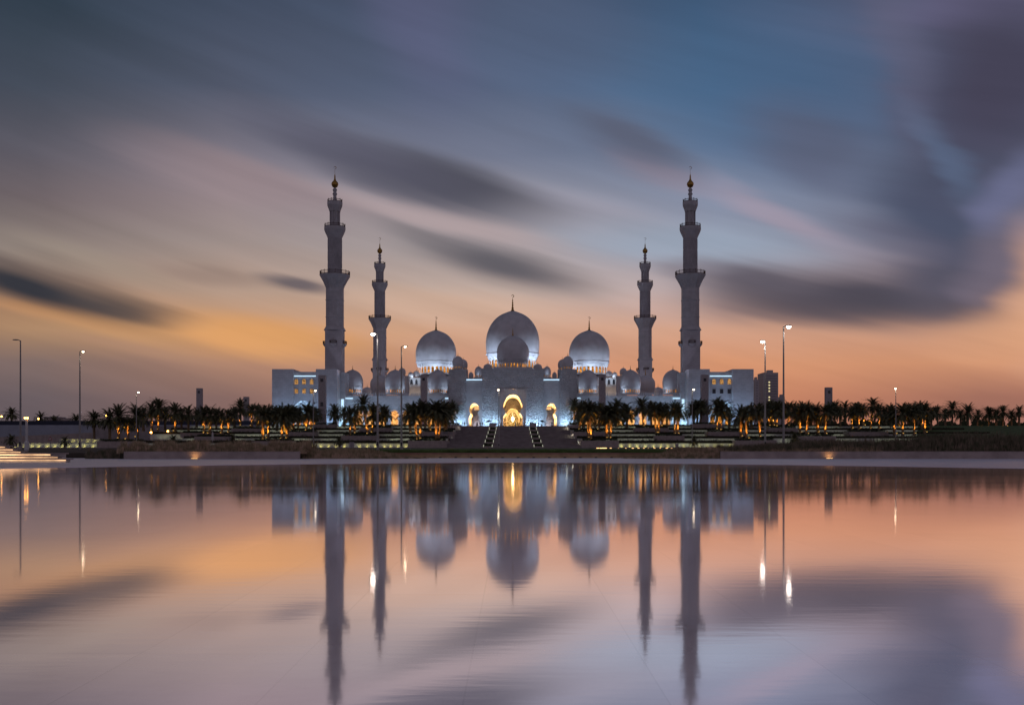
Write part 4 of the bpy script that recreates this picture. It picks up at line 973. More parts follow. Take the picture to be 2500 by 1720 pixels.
# ------------------------------------------------------------------ minarets
def minaret_proto():
    D = 430.0; zz = lambda y: Z(y, D)-GB; k = D/F
    t = thing('minaret', '', 'minaret', (0,0,0), 'four minarets')
    hw = 3.62
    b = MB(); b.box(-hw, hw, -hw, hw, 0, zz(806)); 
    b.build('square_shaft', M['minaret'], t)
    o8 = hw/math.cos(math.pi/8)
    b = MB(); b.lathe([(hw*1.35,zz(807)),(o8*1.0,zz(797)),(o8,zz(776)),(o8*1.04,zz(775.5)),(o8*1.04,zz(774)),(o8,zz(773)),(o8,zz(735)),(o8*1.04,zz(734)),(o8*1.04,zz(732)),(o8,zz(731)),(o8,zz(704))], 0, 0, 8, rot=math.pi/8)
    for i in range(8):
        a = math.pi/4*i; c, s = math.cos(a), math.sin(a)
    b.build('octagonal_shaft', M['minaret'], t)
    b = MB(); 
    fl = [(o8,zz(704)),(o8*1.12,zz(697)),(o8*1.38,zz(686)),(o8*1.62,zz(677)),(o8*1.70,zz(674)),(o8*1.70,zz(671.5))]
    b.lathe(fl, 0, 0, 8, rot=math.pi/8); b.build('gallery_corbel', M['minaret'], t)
    # pointed niches in the corbel
    for i in range(8):
        a = math.pi/4*i; f = MB(); c, s = math.cos(a), math.sin(a)
        pts = [(-1.1,zz(703)),(1.1,zz(703)),(1.25,zz(688)),(.7,zz(682)),(0,zz(680)),(-.7,zz(682)),(-1.25,zz(688))]
        def rad(z):
            for (r0,z0),(r1,z1) in zip(fl, fl[1:]):
                if z0 <= z <= z1: return (r0+(r1-r0)*(z-z0)/(z1-z0))*math.cos(math.pi/8)
            return hw
        vs = [(c*(rad(z)+.06)-s*p, s*(rad(z)+.06)+c*p, z) for p, z in pts]
        i0 = len(f.v); f.v += vs; f.f += [(0,1,2,6),(2,3,4),(2,4,6),(4,5,6)]; f.build('niche', M['niche'], t)
        w = MB()
        for zc0, zc1 in ((zz(765),zz(740)),):
            pts2 = [(-.35,zc0),(.35,zc0),(.35,zc1),(-.35,zc1)]
            w.v += [(c*(hw+.03)-s*p, s*(hw+.03)+c*p, z) for p, z in pts2]; w.f.append((0,1,2,3))
        w.build('slit_window', M['niche'], t)
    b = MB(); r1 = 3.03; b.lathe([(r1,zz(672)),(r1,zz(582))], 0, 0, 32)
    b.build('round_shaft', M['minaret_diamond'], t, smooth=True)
    # diagonal ribs wound round the shaft
    b = MB()
    for k2 in range(12):
        for dr in (-1, 1):
            pts = []
            for j in range(9):
                a = 2*math.pi*k2/12+dr*j*.19; z = zz(668)+(zz(584)-zz(668))*j/8; pts.append((math.cos(a)*(r1+.02), math.sin(a)*(r1+.02), z))
            b.tube(pts, .07, 4)
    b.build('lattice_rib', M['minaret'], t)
    b = MB(); b.lathe([(r1,zz(583)),(r1*1.12,zz(577)),(r1*1.4,zz(567)),(4.62,zz(561)),(4.62,zz(555))], 0, 0, 16); b.build('gallery_corbel', M['minaret'], t)
    b = MB(); r2 = 1.75; b.lathe([(r2,zz(556)),(r2,zz(516))], 0, 0, 24)
    b.build('lantern_core', M['niche'], t, smooth=True)
    for i in range(8):
        a = math.pi/4*(i+.5); c = MB(); c.lathe([(.36,zz(555)),(.30,zz(552)),(.30,zz(519)),(.42,zz(516))], math.cos(a)*2.0, math.sin(a)*2.0, 8); c.build('column', M['minaret'], t, smooth=True)
    b = MB(); b.lathe([(2.35,zz(517)),(2.6,zz(512)),(3.25,zz(502)),(3.3,zz(499)),(3.3,zz(493.5))], 0, 0, 16); b.build('gallery_corbel', M['minaret'], t)
    b = MB(); b.lathe([(1.0,zz(494)),(.75,zz(486)),(.7,zz(477)),(1.05,zz(474)),(.7,zz(470)),(.72,zz(467)),(1.0,zz(464)),(.6,zz(460)),(.5,zz(458.5))], 0, 0, 16); b.build('finial_stem', M['minaret'], t, smooth=True)
    b = MB(); b.lathe([(.4,zz(458.5)),(1.1,zz(456)),(1.52,zz(450)),(1.3,zz(445.5)),(.6,zz(441)),(.35,zz(437)),(.28,zz(430)),(.05,zz(424)),(.05,zz(414))], 0, 0, 20)
    pts = []; rr = []
    for q in range(13):
        a = R(-120+300*q/12)+R(0); pts.append((.55*math.cos(a), 0, zz(410)+.55*math.sin(a))); rr.append(.03+.09*math.sin(math.pi*q/12))
    b.tube(pts, rr, 5); b.build('finial', M['gold'], t, smooth=True)
    # railings
    def rail(rad, z0, z1, n, rot=0, nm='railing'):
        b = MB(); pr = []
        for i in range(n+1):
            a = rot+2*math.pi*i/n; pr.append((rad*math.cos(a), rad*math.sin(a)))
        for i in range(n):
            (xa,ya),(xb,yb) = pr[i], pr[i+1]
            b.tube([(xa,ya,z0),(xa,ya,z1+.35)], .13, 5)
            for zq in (z0+.15, z1): b.tube([(xa,ya,zq),(xb,yb,zq)], .09, 4)
            m_ = max(2, int(math.hypot(xb-xa,yb-ya)/.45))
            for j in range(1, m_):
                f = j/m_; x, y = xa+(xb-xa)*f, ya+(yb-ya)*f; b.tube([(x,y,z0),(x,y,z1)], .055, 4)
                x2, y2 = xa+(xb-xa)*(f-.5/m_), ya+(yb-ya)*(f-.5/m_)
        b.build(nm, M['bronze'], t)
    rail(6.35, zz(671.5), zz(663.5), 16, math.pi/8/2)
    rail(4.4, zz(555), zz(548.5), 12); rail(3.1, zz(493.5), zz(488), 10)
    # four small balconies on the square shaft
    for i in range(4):
        a = -math.pi/2+i*math.pi/2; c, s = math.cos(a), math.sin(a)
        bal = MB(); 
        def P(u, v, z): return (c*(hw+v)-s*u, s*(hw+v)+c*u, z)
        zs = [(zz(848),.15,.5),(zz(845),.9,.9),(zz(841),1.35,1.35),(zz(839.5),1.35,1.35)]
        for (za,ua,va),(zb,ub,vb) in zip(zs, zs[1:]):
            ra = [P(-ua,0,za),P(-ua,va,za),P(ua,va,za),P(ua,0,za)]; rb = [P(-ub,0,zb),P(-ub,vb,zb),P(ub,vb,zb),P(ub,0,zb)]
            for j in range(3): bal.quad(ra[j],ra[j+1],rb[j+1],rb[j])
        bal.quad(P(-1.35,0,zz(839.5)),P(1.35,0,zz(839.5)),P(1.35,1.35,zz(839.5)),P(-1.35,1.35,zz(839.5)))
        bo = bal.build('balcony', M['minaret'], t)
        r = MB(); cs = [P(-1.3,0,0),P(-1.3,1.3,0),P(1.3,1.3,0),P(1.3,0,0)]
        for j in range(3):
            p, q2 = cs[j], cs[j+1]
            for zq in (zz(839.3), zz(833)): r.tube([(p[0],p[1],zq),(q2[0],q2[1],zq)], .09, 4)
            for f in (0,.2,.4,.6,.8,1): r.tube([(p[0]+(q2[0]-p[0])*f,p[1]+(q2[1]-p[1])*f,zz(839.3)),(p[0]+(q2[0]-p[0])*f,p[1]+(q2[1]-p[1])*f,zz(832.5))], .07, 4)
        r.build('railing', M['bronze'], bo)
        dw = MB(); dw.v = [P(-.8,.03,zz(839.4)),P(.8,.03,zz(839.4)),P(.8,.03,zz(829)),P(0,.03,zz(825)),P(-.8,.03,zz(829))]; dw.f = [(0,1,2,3,4)]; dw.build('balcony_door', M['niche'], bo)
    return t
M['niche'] = mat('shadowed_stone_niche', (.52,.49,.52), .8)
mn = minaret_proto()
spec = [(-76.5,430,'tall front left minaret rising behind the left corner building'),(77.0,430,'tall front right minaret rising behind the right corner building'),(-76.5,576,'smaller looking rear left minaret between the brightest lamp post and front left minaret'),(77.0,576,'smaller looking rear right minaret beside the right arcade domes')]
for i, (x, y, lab) in enumerate(spec):
    o = mn if i == 0 else copy_tree(mn)
    o.location = (x, y, GB); o['label'] = lab
for i, (x, y) in enumerate(((-76.5,430),(77.0,430),(-76.5,576),(77.0,576))):
    light('SPOT', None, (x*.9, y-16, GB+17), 2600 if y > 500 else 1500, (.75,.72,.95), spot_size=R(70), spot_blend=1, shadow_soft_size=.5, aim=(x, y, GB+52)).name = 'minaret_flood_light'

# ------------------------------------------------------------------ palms
def frond(b, az, el0, Ln, droop, rg, wl=.78):
    n = 11; p = Vector((0,0,0)); pts = [p.copy()]; el = el0
    for i in range(n):
        el -= droop/n*(0.5+i/n*1.2); d = Vector((math.cos(az)*math.cos(el), math.sin(az)*math.cos(el), math.sin(el)))
        p = p+d*Ln/n; pts.append(p.copy())
    side = Vector((-math.sin(az), math.cos(az), 0))
    for i in range(1, n):
        d = (pts[i+1]-pts[i]).normalized(); up = side.cross(d)
        ll = wl*math.sin(math.pi*min(1, (i/n)*.85+.12))**.7
        for k in range(3):
            q = pts[i]+(pts[i+1]-pts[i])*(k/3.0)
            for s in (-1, 1):
                t = q+(side*s*.72+d*.75+up*(.18-.35*rg.random())).normalized()*ll*rg.uniform(.8,1.15)
                b.tri(tuple(q-d*.08), tuple(q+d*.08), tuple(t))
    for i in range(n):
        w = side*.035*(1-i/n*.7); b.quad(tuple(pts[i]-w), tuple(pts[i]+w), tuple(pts[i+1]+w*.8), tuple(pts[i+1]-w*.8))
def crown_mesh(seed, nf=58, Ln=3.4):
    rg = random.Random(seed); b = MB()
    for i in range(nf):
        az = i*2.39996+rg.uniform(-.2,.2); f = i/nf
        el0 = R(84-112*f**.85)+rg.uniform(-.1,.1)
        frond(b, az, el0, Ln*rg.uniform(.8,1.12)*(.85+.2*math.sin(math.pi*f)), R(38+34*(1-abs(f-.45)))*rg.uniform(.7,1.2), rg)
    for i in range(12):     # old hanging skirt
        az = rg.uniform(0,6.28); frond(b, az, R(-35), 1.9*rg.uniform(.7,1.1), R(55), rg, .5)
    me = bpy.data.meshes.new('crown'); me.from_pydata(b.v, [], b.f); me.update(); me.materials.append(M['frond']); return me
def trunk_mesh(seed, h=1.0, r=.30):
    rg = random.Random(seed); b = MB(); n = 40; prof = []
    nn = 14; i0 = 0; H = 9.0
    rows = 44
    for j in range(rows+1):
        z = H*j/rows; base = r*(1.25-.25*min(1, z/1.0)) if z < 1 else r*(1-.1*z/H)
        if z > H-1.2: base *= 1+.35*(z-(H-1.2))/1.2
        for k in range(nn):
            a = 2*math.pi*(k+(.5 if j % 2 else 0))/nn; q = base*(1+.12*((k+j) % 2)+rg.uniform(-.05,.05)); b.v.append((q*math.cos(a), q*math.sin(a), z))
    for j in range(rows):
        for k in range(nn):
            a = j*nn+k; c = j*nn+(k+1) % nn; b.f.append((a, c, c+nn, a+nn))
    me = bpy.data.meshes.new('trunk'); me.from_pydata(b.v, [], b.f); me.update(); me.materials.append(M['trunk']); return me
crowns = [crown_mesh(s, nf, ln) for s, nf, ln in ((1,80,4.6),(2,64,4.4),(3,88,4.7),(4,58,4.3),(5,72,4.6))]
trunks = [trunk_mesh(1), trunk_mesh(2, r=.27), trunk_mesh(3, r=.34)]
PT = [ # px, base y, top y, uplight (0 none, 1 amber, .4 dim, 2 bright), lean px
 (28,1045,988,0,0),(99,1045,997,0,0),(133,1040,1006,0,0),(186,1045,1003,0,0),
 (230,1070,994,0,0),(268,1072,985,0,0),(290,1072,976,1,0),(313,1074,1008,1,0),(335,1069,974,.6,0),(371,1051,969,.3,0),(386,1051,962,.35,2),(428,1054,974,.5,0),(460,1054,979,0,0),
 (498,1059,981,.4,0),(513,1060,980,.3,0),(542,1059,990,.3,0),(558,1058,986,1,0),(587,1040,965,.4,0),(615,1041,977,.5,0),(628,1040,979,.4,0),
 (480,1042,988,0,0),(528,1044,986,0,0),(572,1042,985,0,0),(350,1050,984,0,0),(403,1048,982,0,0),(443,1048,986,0,0),(668,1040,982,0,0),(676,1050,979,0,3),(728,1042,984,0,0),(772,1040,986,0,0),(840,1040,984,0,0),(1038,1042,972,0,0),(1425,1042,970,0,0),(1452,1042,976,0,0),(1472,1040,980,0,0),(1530,1042,980,0,0),(1590,1042,972,0,0),(1628,1042,976,0,0),(1780,1042,984,0,0),(1835,1042,978,0,0),(1868,1040,980,0,0),
 (642,1074,976,1,0),(655,1071,978,1,0),(688,1073,976,1,2),(700,1072,980,1,4),(707,1052,986,.2,0),(717,1049,978,1,0),(748,1052,970,1,2),(759,1048,980,.8,0),
 (814,1038,977,0,2),(821,1038,984,0,-3),(855,1063,978,1,0),(865,1059,985,.9,3),(899,1061,955,.8,-12),(908,1057,972,.7,4),(933,1040,980,1,2),(941,1041,984,1.3,0),
 (1020,1074,969,1,-10),(1026,1073,967,1,2),(1049,1052,975,.6,0),(1065,1074,961,1,0),(1070,1074,970,1,8),(1086,1052,968,.6,0),(1090,1052,978,.8,4),(1105,1036,971,.5,0),(1003,1058,974,.2,-6),
 (1402,1036,963,.4,0),(1415,1050,972,.6,3),(1443,1074,966,1.2,-4),(1436,1070,976,.25,0),(1461,1050,975,.4,6),(1482,1070,977,.3,-2),(1489,1071,970,.5,6),(1506,1040,961,.3,0),(1519,1040,972,.2,6),
 (1572,1041,959,.9,-5),(1602,1058,967,.6,-4),(1608,1058,970,1,2),(1615,1041,978,.9,6),(1647,1060,970,.8,0),(1653,1060,974,1,4),
 (1696,1038,973,0,-5),(1702,1038,965,0,2),(1708,1038,968,0,7),(1751,1049,959,.4,0),(1759,1051,964,.8,2),(1809,1067,977,.6,0),(1823,1072,978,.9,-3),(1856,1068,972,.8,-4),
 (1878,1040,966,.8,0),(1887,1040,970,.9,0),(1897,1042,966,1,0),(1925,1040,970,.6,0),(1953,1057,975,.8,0),(1968,1061,972,.9,4),(1998,1057,975,.7,-6),(2015,1061,976,1,0),(2038,1038,969,0,0),(2064,1038,970,0,0),(2080,1047,980,.4,0),
 (2097,1047,975,.9,0),(2107,1040,978,1,0),(2125,1047,960,1,6),(2146,1047,976,.9,0),(2184,1061,981,.8,-4),(2204,1061,970,.6,0),(2232,1061,973,.7,0),(2250,1047,982,.8,0),(2256,1057,973,1.1,4),(2272,1047,985,0,4),
 (1910,1039,972,0,2),(1940,1039,974,0,0),(1960,1039,969,0,-2),(1980,1039,980,0,3),(2026,1039,975,0,0),(2052,1040,978,0,-3),(2090,1039,972,0,0),(2160,1040,984,0,0),(2172,1039,976,0,3),(2217,1039,976,0,0),(2241,1039,970,0,4),(2290,1039,982,0,-3),(2308,1039,990,0,0),
 (2345,1040,990,0,0),(2385,1040,993,0,3),(2432,1040,990,0,0),(2470,1040,992,0,0),(2325,1040,968,0,0),(2363,1040,977,0,0),(2415,1040,984,0,0),(2449,1040,980,0,0),(2488,1040,983,0,0)]
def palmD(by):
    tb = [(1075,315),(1065,334),(1054,356),(1044,378),(1038,400),(1030,440)]
    if by >= 1075: return 315
    for (a,da),(c,dc) in zip(tb, tb[1:]):
        if c <= by <= a: return da+(dc-da)*(a-by)/(a-c)
    return 440
allpx = [p[0] for p in PT]; protoP = {}
up0 = None; seen = {}
def hdesc(h): return 'tall' if h > 13 else ('short' if h < 9.5 else 'mid-height')
palms = []
for i, (px, by, ty, lit, lean) in enumerate(PT):
    D = palmD(by) if not (by in (1045,) or px in (133,)) else 470
    if px > 2300: D = 420
    if px < 200: D = 445
    D += (i*7 % 5)-2
    x = X(px, D); zb = Z(by, D)-.3; zt = Z(ty, D); 
    cs = min(1.28, max(.85, (zt-zb)/9.6))*rnd.uniform(.80,1.08)
    if px < 200: cs = 1.0
    zc = zt-4.1*cs; h = max(1.0, zc-zb)
    n_, nm, sdn, _ = place_label(px, allpx)
    lt = 'amber-lit trunk' if lit >= .8 else ('faintly-lit trunk' if lit > 0 else 'dark trunk')
    lab = f'{hdesc(zt-zb)} date palm, {lt}, {ORD[min(13,max(0,n_-1))]} palm {sdn} of the {nm}'
    t = thing('date_palm', lab, 'palm tree', (x, D, zb), 'date palms on the terraces')
    tr = bpy.data.objects.new('trunk', trunks[i % 3]); COL.objects.link(tr); tr.parent = t
    lx = lean*D/F; tr.scale = (1.3, 1.3, h/9.0); tr.rotation_euler = (0, math.atan2(lx, h), rnd.uniform(0, 6.28)*0)
    cr = bpy.data.objects.new('crown', crowns[(i*3+i//5) % 5]); COL.objects.link(cr); cr.parent = t
    cr.location = (lx, 0, h-.15); cr.scale = (cs*rnd.uniform(.92,1.08),)*2+(cs,); cr.rotation_euler = (rnd.uniform(-.06,.06), rnd.uniform(-.06,.06), rnd.uniform(0, 6.28))
    palms.append(t)
    if lit > 0:
        ux = x+((i*37) % 7-3)*.12
        if up0 is None:
            u = thing('tree_uplight', '', 'light', (ux, D-1.5, zb+.3), 'uplights at the palm feet')
            MB().lathe([(.16,zb+.3),(.18,zb+.75),(.22,zb+.8)], ux, D-1.5, 10).build('housing', M['bronze'], u)
            MB().lathe([(.20,zb+.801),(.20,zb+.83)], ux, D-1.5, 10).build('lens', E['spot'], u); up0 = u
        else:
            u = copy_tree(up0); u.location = (ux, D-1.5, zb+.3)
        u['label'] = f'amber uplight under the {ORD[min(13,max(0,n_-1))]} palm {sdn} of the {nm}'
        light('SPOT', u, (ux, D-1.5, zb+1.0), 0, (1,.5,.1)).name = 'lamp_light'
        lo = u.children[-1]
        for c in u.children:
            if c.type == 'LIGHT': lo = c
        lo.location = (0, 0, .6); ld = lo.data; ld.energy = 1500*lit*rnd.uniform(.7,1.2); ld.color = (1,.40,.05); ld.spot_size = R(52); ld.spot_blend = .9; ld.shadow_soft_size = .12
        lo.rotation_euler = (Vector((x-ux, 1.5, 4.2))).to_track_quat('-Z','Y').to_euler()

# young fan palms
YP = [(27,1091,1056,150,0,'small dark fan palm behind the illuminated steps at far left'),(158,1092,1060,180,0,'small dark fan palm in front of the far left lit wall'),(828,1091,1063,230,0,'small dark fan palm before the lit wall left of the brightest lamp post'),
      (423,1088,1057,200,0,'small dark fan palm above the left grasses'),(568,1086,1058,200,0,'small bushy fan palm above the left grasses beside the closed parasol'),(1695,1091,1062,220,1,'small golden-lit fan palm beside the short lamp post before the right arcade'),(1940,1086,1048,170,.7,'small yellow-lit fan palm right of the two white lamp posts')]
for i, (px, by, ty, D, lit, lab) in enumerate(YP):
    x = X(px,D); zb = 1.0; zt = Z(ty,D); t = thing('fan_palm', lab, 'palm tree', (x,D,zb), 'young fan palms')
    cs = .34*(zt-zb)/2.6; h = zt-zb-3.4*cs
    tr = bpy.data.objects.new('trunk', trunks[1]); COL.objects.link(tr); tr.parent = t; tr.scale = (.55,.55,h/9.0)
    cr = bpy.data.objects.new('crown', crowns[3]); COL.objects.link(cr); cr.parent = t; cr.location = (0,0,h-.1); cr.scale = (cs,cs,cs); cr.rotation_euler = (0,0,i*1.3)
    if lit: light('SPOT', t, (x+.3, D-1.2, zb+.3), 70*lit, (1,.72,.12), spot_size=R(80), spot_blend=1, aim=(x, D, zb+2.5))

# ------------------------------------------------------------------ street lamps
LP = [ # px, top y, base y, head offset sign, lit kind, label
 (50,831,0,-1,0,'unlit tall dark lamp post, leftmost in the photo'),(195,858,0,1,1,'tall lamp post with a lit head, second from the left edge'),(333,957,0,1,2,'short lamp post glowing among the left palms'),
 (765,953,0,1,2,'short lamp post in front of the left corner building'),(922,815,0,-1,3,'brightest tall lamp post, in front of the rear left minaret'),(980,846,0,1,1,'thin dark lamp post left of the large left dome'),
 (1218,951,0,-.2,2,'short lamp post beside the great portal above the central stairs'),(1690,950,0,.6,2,'short lamp post before the right arcade'),(1868,833,0,-.7,3,'shorter of the two white-glowing lamp posts at right'),(1913,797,0,1,4,'tallest white-glowing lamp post at right'),(2187,948,0,-.3,2,'short lamp post standing among the right palms')]
for px, ty, _, hs, lit, lab in LP:
    D = 14.0*F/(1093.5-ty); x = X(px,D); zb = .65 if D < 120 else (.95 if D < 150 else 1.1); zt = Z(ty,D)
    t = thing('street_lamp', lab, 'street lamp', (x,D,zb), 'street lamps')
    MB().lathe([(.26,zb-.1),(.26,zb+.02),(.17,zb+.03),(.17,zb+1.3),(.135,zb+1.4),(.075,zt-.1),(.075,zt)], x, D, 12).build('pole', M['pole'], t, smooth=True)
    MB().box(x-.1, x+.1, D-.19, D-.14, zb+.5, zb+1.0).build('hatch', M['glass_dark'], t)
    dx = hs*.55
    MB().tube([(x,D,zt-.05),(x+dx*.5,D-.1,zt+.1),(x+dx,D-.2,zt+.12)], [.06,.05,.05], 8).build('arm', M['pole'], t)
    b = MB(); b.lathe([(.08,.16),(.25,.12),(.30,.02),(.28,0)], 0, 0, 14); b.v = [(x+dx+v[0]*1.25, D-.2+v[1], zt+.03+v[2]*.8) for v in b.v]; hd = b.build('lamp_head', M['pole'], t, smooth=True)
    if lit:
        r = {1:.13,2:.19,3:.22,4:.21}[lit]
        b = MB(); b.lathe([(.02,-r*1.3),(.6*r,-r*1.1),(r,-r*.5),(r,.0)], 0, 0, 14); b.v = [(x+dx+v[0]*1.2, D-.2+v[1], zt+.02+v[2]) for v in b.v]
        b.build('bulb', E['lamp_w'] if lit in (3,4) else E['lamp'], hd, smooth=True)
        light('SPOT', t, (x+dx*.8, D-.45, zt-.35), {1:50,2:80,3:330,4:200}[lit], (1,.84,.62) if lit < 3 else (1,.93,.85), spot_size=R(150), spot_blend=1, shadow_soft_size=.15, rot=(0,0,0))
# orange park lights
PLt = [(65,1020,1103,133,2,'thick white pole with twin orange lamps behind the illuminated steps'),(4,1016,1045,430,1,'orange lamp at the extreme left edge among dark palms'),(94,1022,1045,430,1,'orange lamp below the dark palm left of the flat pale hut'),(259,1015,1045,420,1,'lone orange lamp between the dark palms at left'),
       (2397,1040.5,1055,420,1,'orange lamp at far right, leftmost of the row'),(2424,1041,1055,425,1,'dimmer orange lamp at far right, second of the row'),(2459.5,1040.5,1055,415,1,'brightest orange lamp at far right, third of the row'),(2482,1042,1055,430,1,'orange lamp at far right, last of the row'),
       (369,1055,1062,342,1,'bright orange lamp low among the left palms'),(410,1052,1060,352,1,'small orange lamp right of the low orange lamp among left palms')]
for px, ty, by, D, k, lab in PLt:
    x = X(px,D); zt = Z(ty,D); zb = Z(by,D); t = thing('park_lamp', lab, 'lamp', (x,D,zb), 'orange park lamps')
    r = .09 if D > 200 else .16
    MB().lathe([(r*1.9,zb),(r*1.9,zb+.3*(zt-zb)),(r,zb+.33*(zt-zb)),(r,zt)], x, D, 10).build('pole', M['white'] if D < 200 else M['pole'], t, smooth=True)
    for s in ((-1,1) if k == 2 else (0,)):
        rr = .13 if D < 200 else .34
        b = MB(); b.lathe([(.02,-rr),(.8*rr,-.6*rr),(rr,0),(.8*rr,.6*rr),(.02,rr)], x+s*.16, D-.1, 12); b.v = [(v[0],v[1],v[2]+zt) for v in b.v]
        b.build('globe', E['orange'], t, smooth=True)
        MB().box(x+s*.16-rr*.7, x+s*.16+rr*.7, D-.1-rr*.7, D-.1+rr*.7, zt+rr*.95, zt+rr*1.2).build('cap', M['pole'], t)
# low bed lights right
for i, px in enumerate((1460,1473,1491,1510,1528,1545,1559,1572,1583,1598,1612,1628,1640)):
    D = 150; x = X(px,D); w = [.5,1.1,.3,.12,.2,.35,.3,.25,.12,.3,.2,.35,.25][i]
    t = thing('bed_light', f"low warm bed light right of the stairs, {(['leftmost']+ORD[1:]+['thirteenth'])[min(i,12)]} in its row", 'light', (x,D,1.05), 'low warm lights in the flower bed')
    MB().box(x-w*.5, x+w*.5, D, D+.2, 1.0, 1.04).build('housing', M['bronze'], t)
    MB().box(x-w*.45, x+w*.45, D-.02, D+.1, 1.05, 1.16).build('lens', emi('bed_light_%d' % i, (1,.55,.2), [4,5,3,1,2,3,3,2,1,2,2,3,2][i]), t)

# ------------------------------------------------------------------ left background: ramp wall, hoarding, hut, canopies
t = thing('ramp_wall', 'long bluish concrete retaining wall behind the left palms', 'wall', (X(300,428),428,5))
MB().box(X(-900,428), X(664,428), 428, 429, 4, Z(1037,428)).build('wall_body', M['concrete'], t)
t = thing('hoarding', 'dark blue site hoarding standing on top of the bluish wall at left', 'fence', (X(150,428),428.3,Z(1037,428)))
b = MB(); x = X(-900,428)
while x < X(664,428): b.box(x, x+2.35, 428.3, 428.4, Z(1037,428), Z(1026.5,428)); x += 2.4
b.build('panels', M['fence'], t)
b = MB(); x = X(-900,428)
while x < X(664,428): b.box(x-.06, x+.02, 428.2, 428.29, Z(1037,428), Z(1025.5,428)); x += 2.4
b.build('post', M['fence'], t)
t = thing('sloping_wall', 'sloping grey stone wall rising to the right in front of the bluish wall at left', 'wall', (X(200,398),398,1.1))
MB().prism([(X(-300,398),1),(X(600,398),1),(X(600,398),Z(1038,398)),(X(0,398),Z(1066,398)),(X(-300,398),Z(1074,398))], 398, 399).build('wall_body', M['stone'], t)
t = thing('park_hut', 'flat-roofed pale hut behind the hoarding at far left', 'building', (X(136,470),470,Z(1040,470)))
MB().box(X(107,470), X(146,470), 470, 476, Z(1040,470), Z(1018.5,470)).build('wall', M['stone'], t); MB().box(X(146,470), X(166,470), 471, 476, Z(1040,470), Z(1020,470)).build('annexe', M['stone'], t)
MB().box(X(106,470), X(147,470), 469.6, 476.4, Z(1018.5,470), Z(1017.3,470)).build('roof', M['concrete'], t)
for i, (px, w) in enumerate(((418,26),(446,30),(478,26),(570,24))):
    D = 470; x = X(px,D); t = thing('shade_canopy', f"pale tensile shade canopy behind the left palms, {['leftmost','second','third','rightmost'][i]} of four", 'canopy', (x,D,GB-1), 'tensile shade canopies')
    hw = w*D/F/2; z0 = Z(1023,D); b = MB()
    b.prism([(x-hw,z0),(x+hw,z0+.3),(x+hw*.9,z0+.5),(x+hw*.2,z0+1.9),(x,z0+2.3),(x-hw*.3,z0+1.7),(x-hw,z0+.25)], D, D+5); b.build('membrane', M['white'], t)
    for q in (-.9,.9): MB().lathe([(.08,Z(1042,D)),(.08,z0+.3)], x+hw*q, D, 8).build('mast', M['pole'], t)
# road sign
D = 200; x = X(123,D); t = thing('warning_sign', 'triangular warning road sign on a post at left', 'sign', (x,D,1.1))
MB().lathe([(.05,1.1),(.05,Z(1067,D))], x, D, 8).build('post', M['pole'], t)
zc = Z(1070,D); MB().prism([(x-.42,zc-.35),(x+.42,zc-.35),(x,zc+.42)], D-.1, D-.06).build('border', M['red'], t)
MB().prism([(x-.27,zc-.25),(x+.27,zc-.25),(x,zc+.25)], D-.13, D-.104).build('face', M['white'], t)
MB().prism([(x-.04,zc-.2),(x+.04,zc-.2),(x+.05,zc+.08),(x-.05,zc+.08)], D-.14, D-.132).build('symbol', M['cloth_dark'], t)
# electrical cabinets and bins near the lit wall
for px, w, yt, yb, D, lab in ((830.5,5,1083,1092.3,235,'small dark cabinet before the lit wall with a white light on top'),(858,10,1079,1092.3,235,'large grey cabinet before the lit wall left of the brightest lamp post'),(1653,8,1083,1092,235,'grey cabinet before the lit wall right of the stairs')):
    x = X(px,D); hw = w*D/F/2; t = thing('utility_cabinet', lab, 'cabinet', (x,D,1.1), 'utility cabinets')
    MB().box(x-hw, x+hw, D, D+.7, 1.1, Z(yt,D)).build('cabinet_body', M['pylon'], t); MB().box(x-hw-.04, x+hw+.04, D-.04, D+.74, Z(yt,D), Z(yt,D)+.06).build('roof', M['pylon'], t)
    MB().box(x-.01, x+.01, D-.012, D-.003, 1.2, Z(yt,D)-.1).build('door_gap', M['glass_dark'], t)
# boulder-like white tent at extreme left
# ------------------------------------------------------------------ far towers at right
def tower(px0, px1, yt, D, lab, line=None, balc=False):
    x0, x1 = X(px0,D), X(px1,D); zt = Z(yt,D); t = thing('high_rise', lab, 'building', ((x0+x1)/2,D,1), 'far high-rise towers')
    b = MB().box(x0, x1, D, D+35, 1, zt); b.build('tower_body', M['tower'], t)
    z = Z(1000,D); f = MB(); f2 = MB()
    while z < zt-4: f.box(x0+2, x1-2, D-.35, D-.02, z, z+1.3); z += 3.9
    f.build('window_band', M['tower_glass'], t)
    if line:
        z = Z(985,D); k = 0
        while z < zt-8:
            if k % 5 != 3: f2.box(X(line,D)-1.1, X(line,D)+1.1, D-.6, D-.4, z, z+1.8)
            z += 4.5; k += 1
        f2.build('lit_stair_windows', emi('tower_window_light', (1,.85,.45), .9), t)
    if balc:
        z = Z(1000,D); f3 = MB()
        while z < zt-20: f3.box(x1+.02, x1+3.6, D+2, D+16, z, z+1.2); z += 5.8
        f3.build('balcony_stack', M['tower'], t)
    MB().box(x0+(x1-x0)*.35, x1-(x1-x0)*.3, D+4, D+14, zt, zt+4).build('roof_plant', M['tower'], t)
tower(1863.5,1900,909,1500,'wide distant tower with a lit column of windows, behind the shorter white lamp post',1878)
tower(1843,1853.5,926,1450,'narrow distant tower with stacked balconies touching the right corner building',None,True)
tower(1904,1916,968,1600,'low distant block just right of the tallest white lamp post')

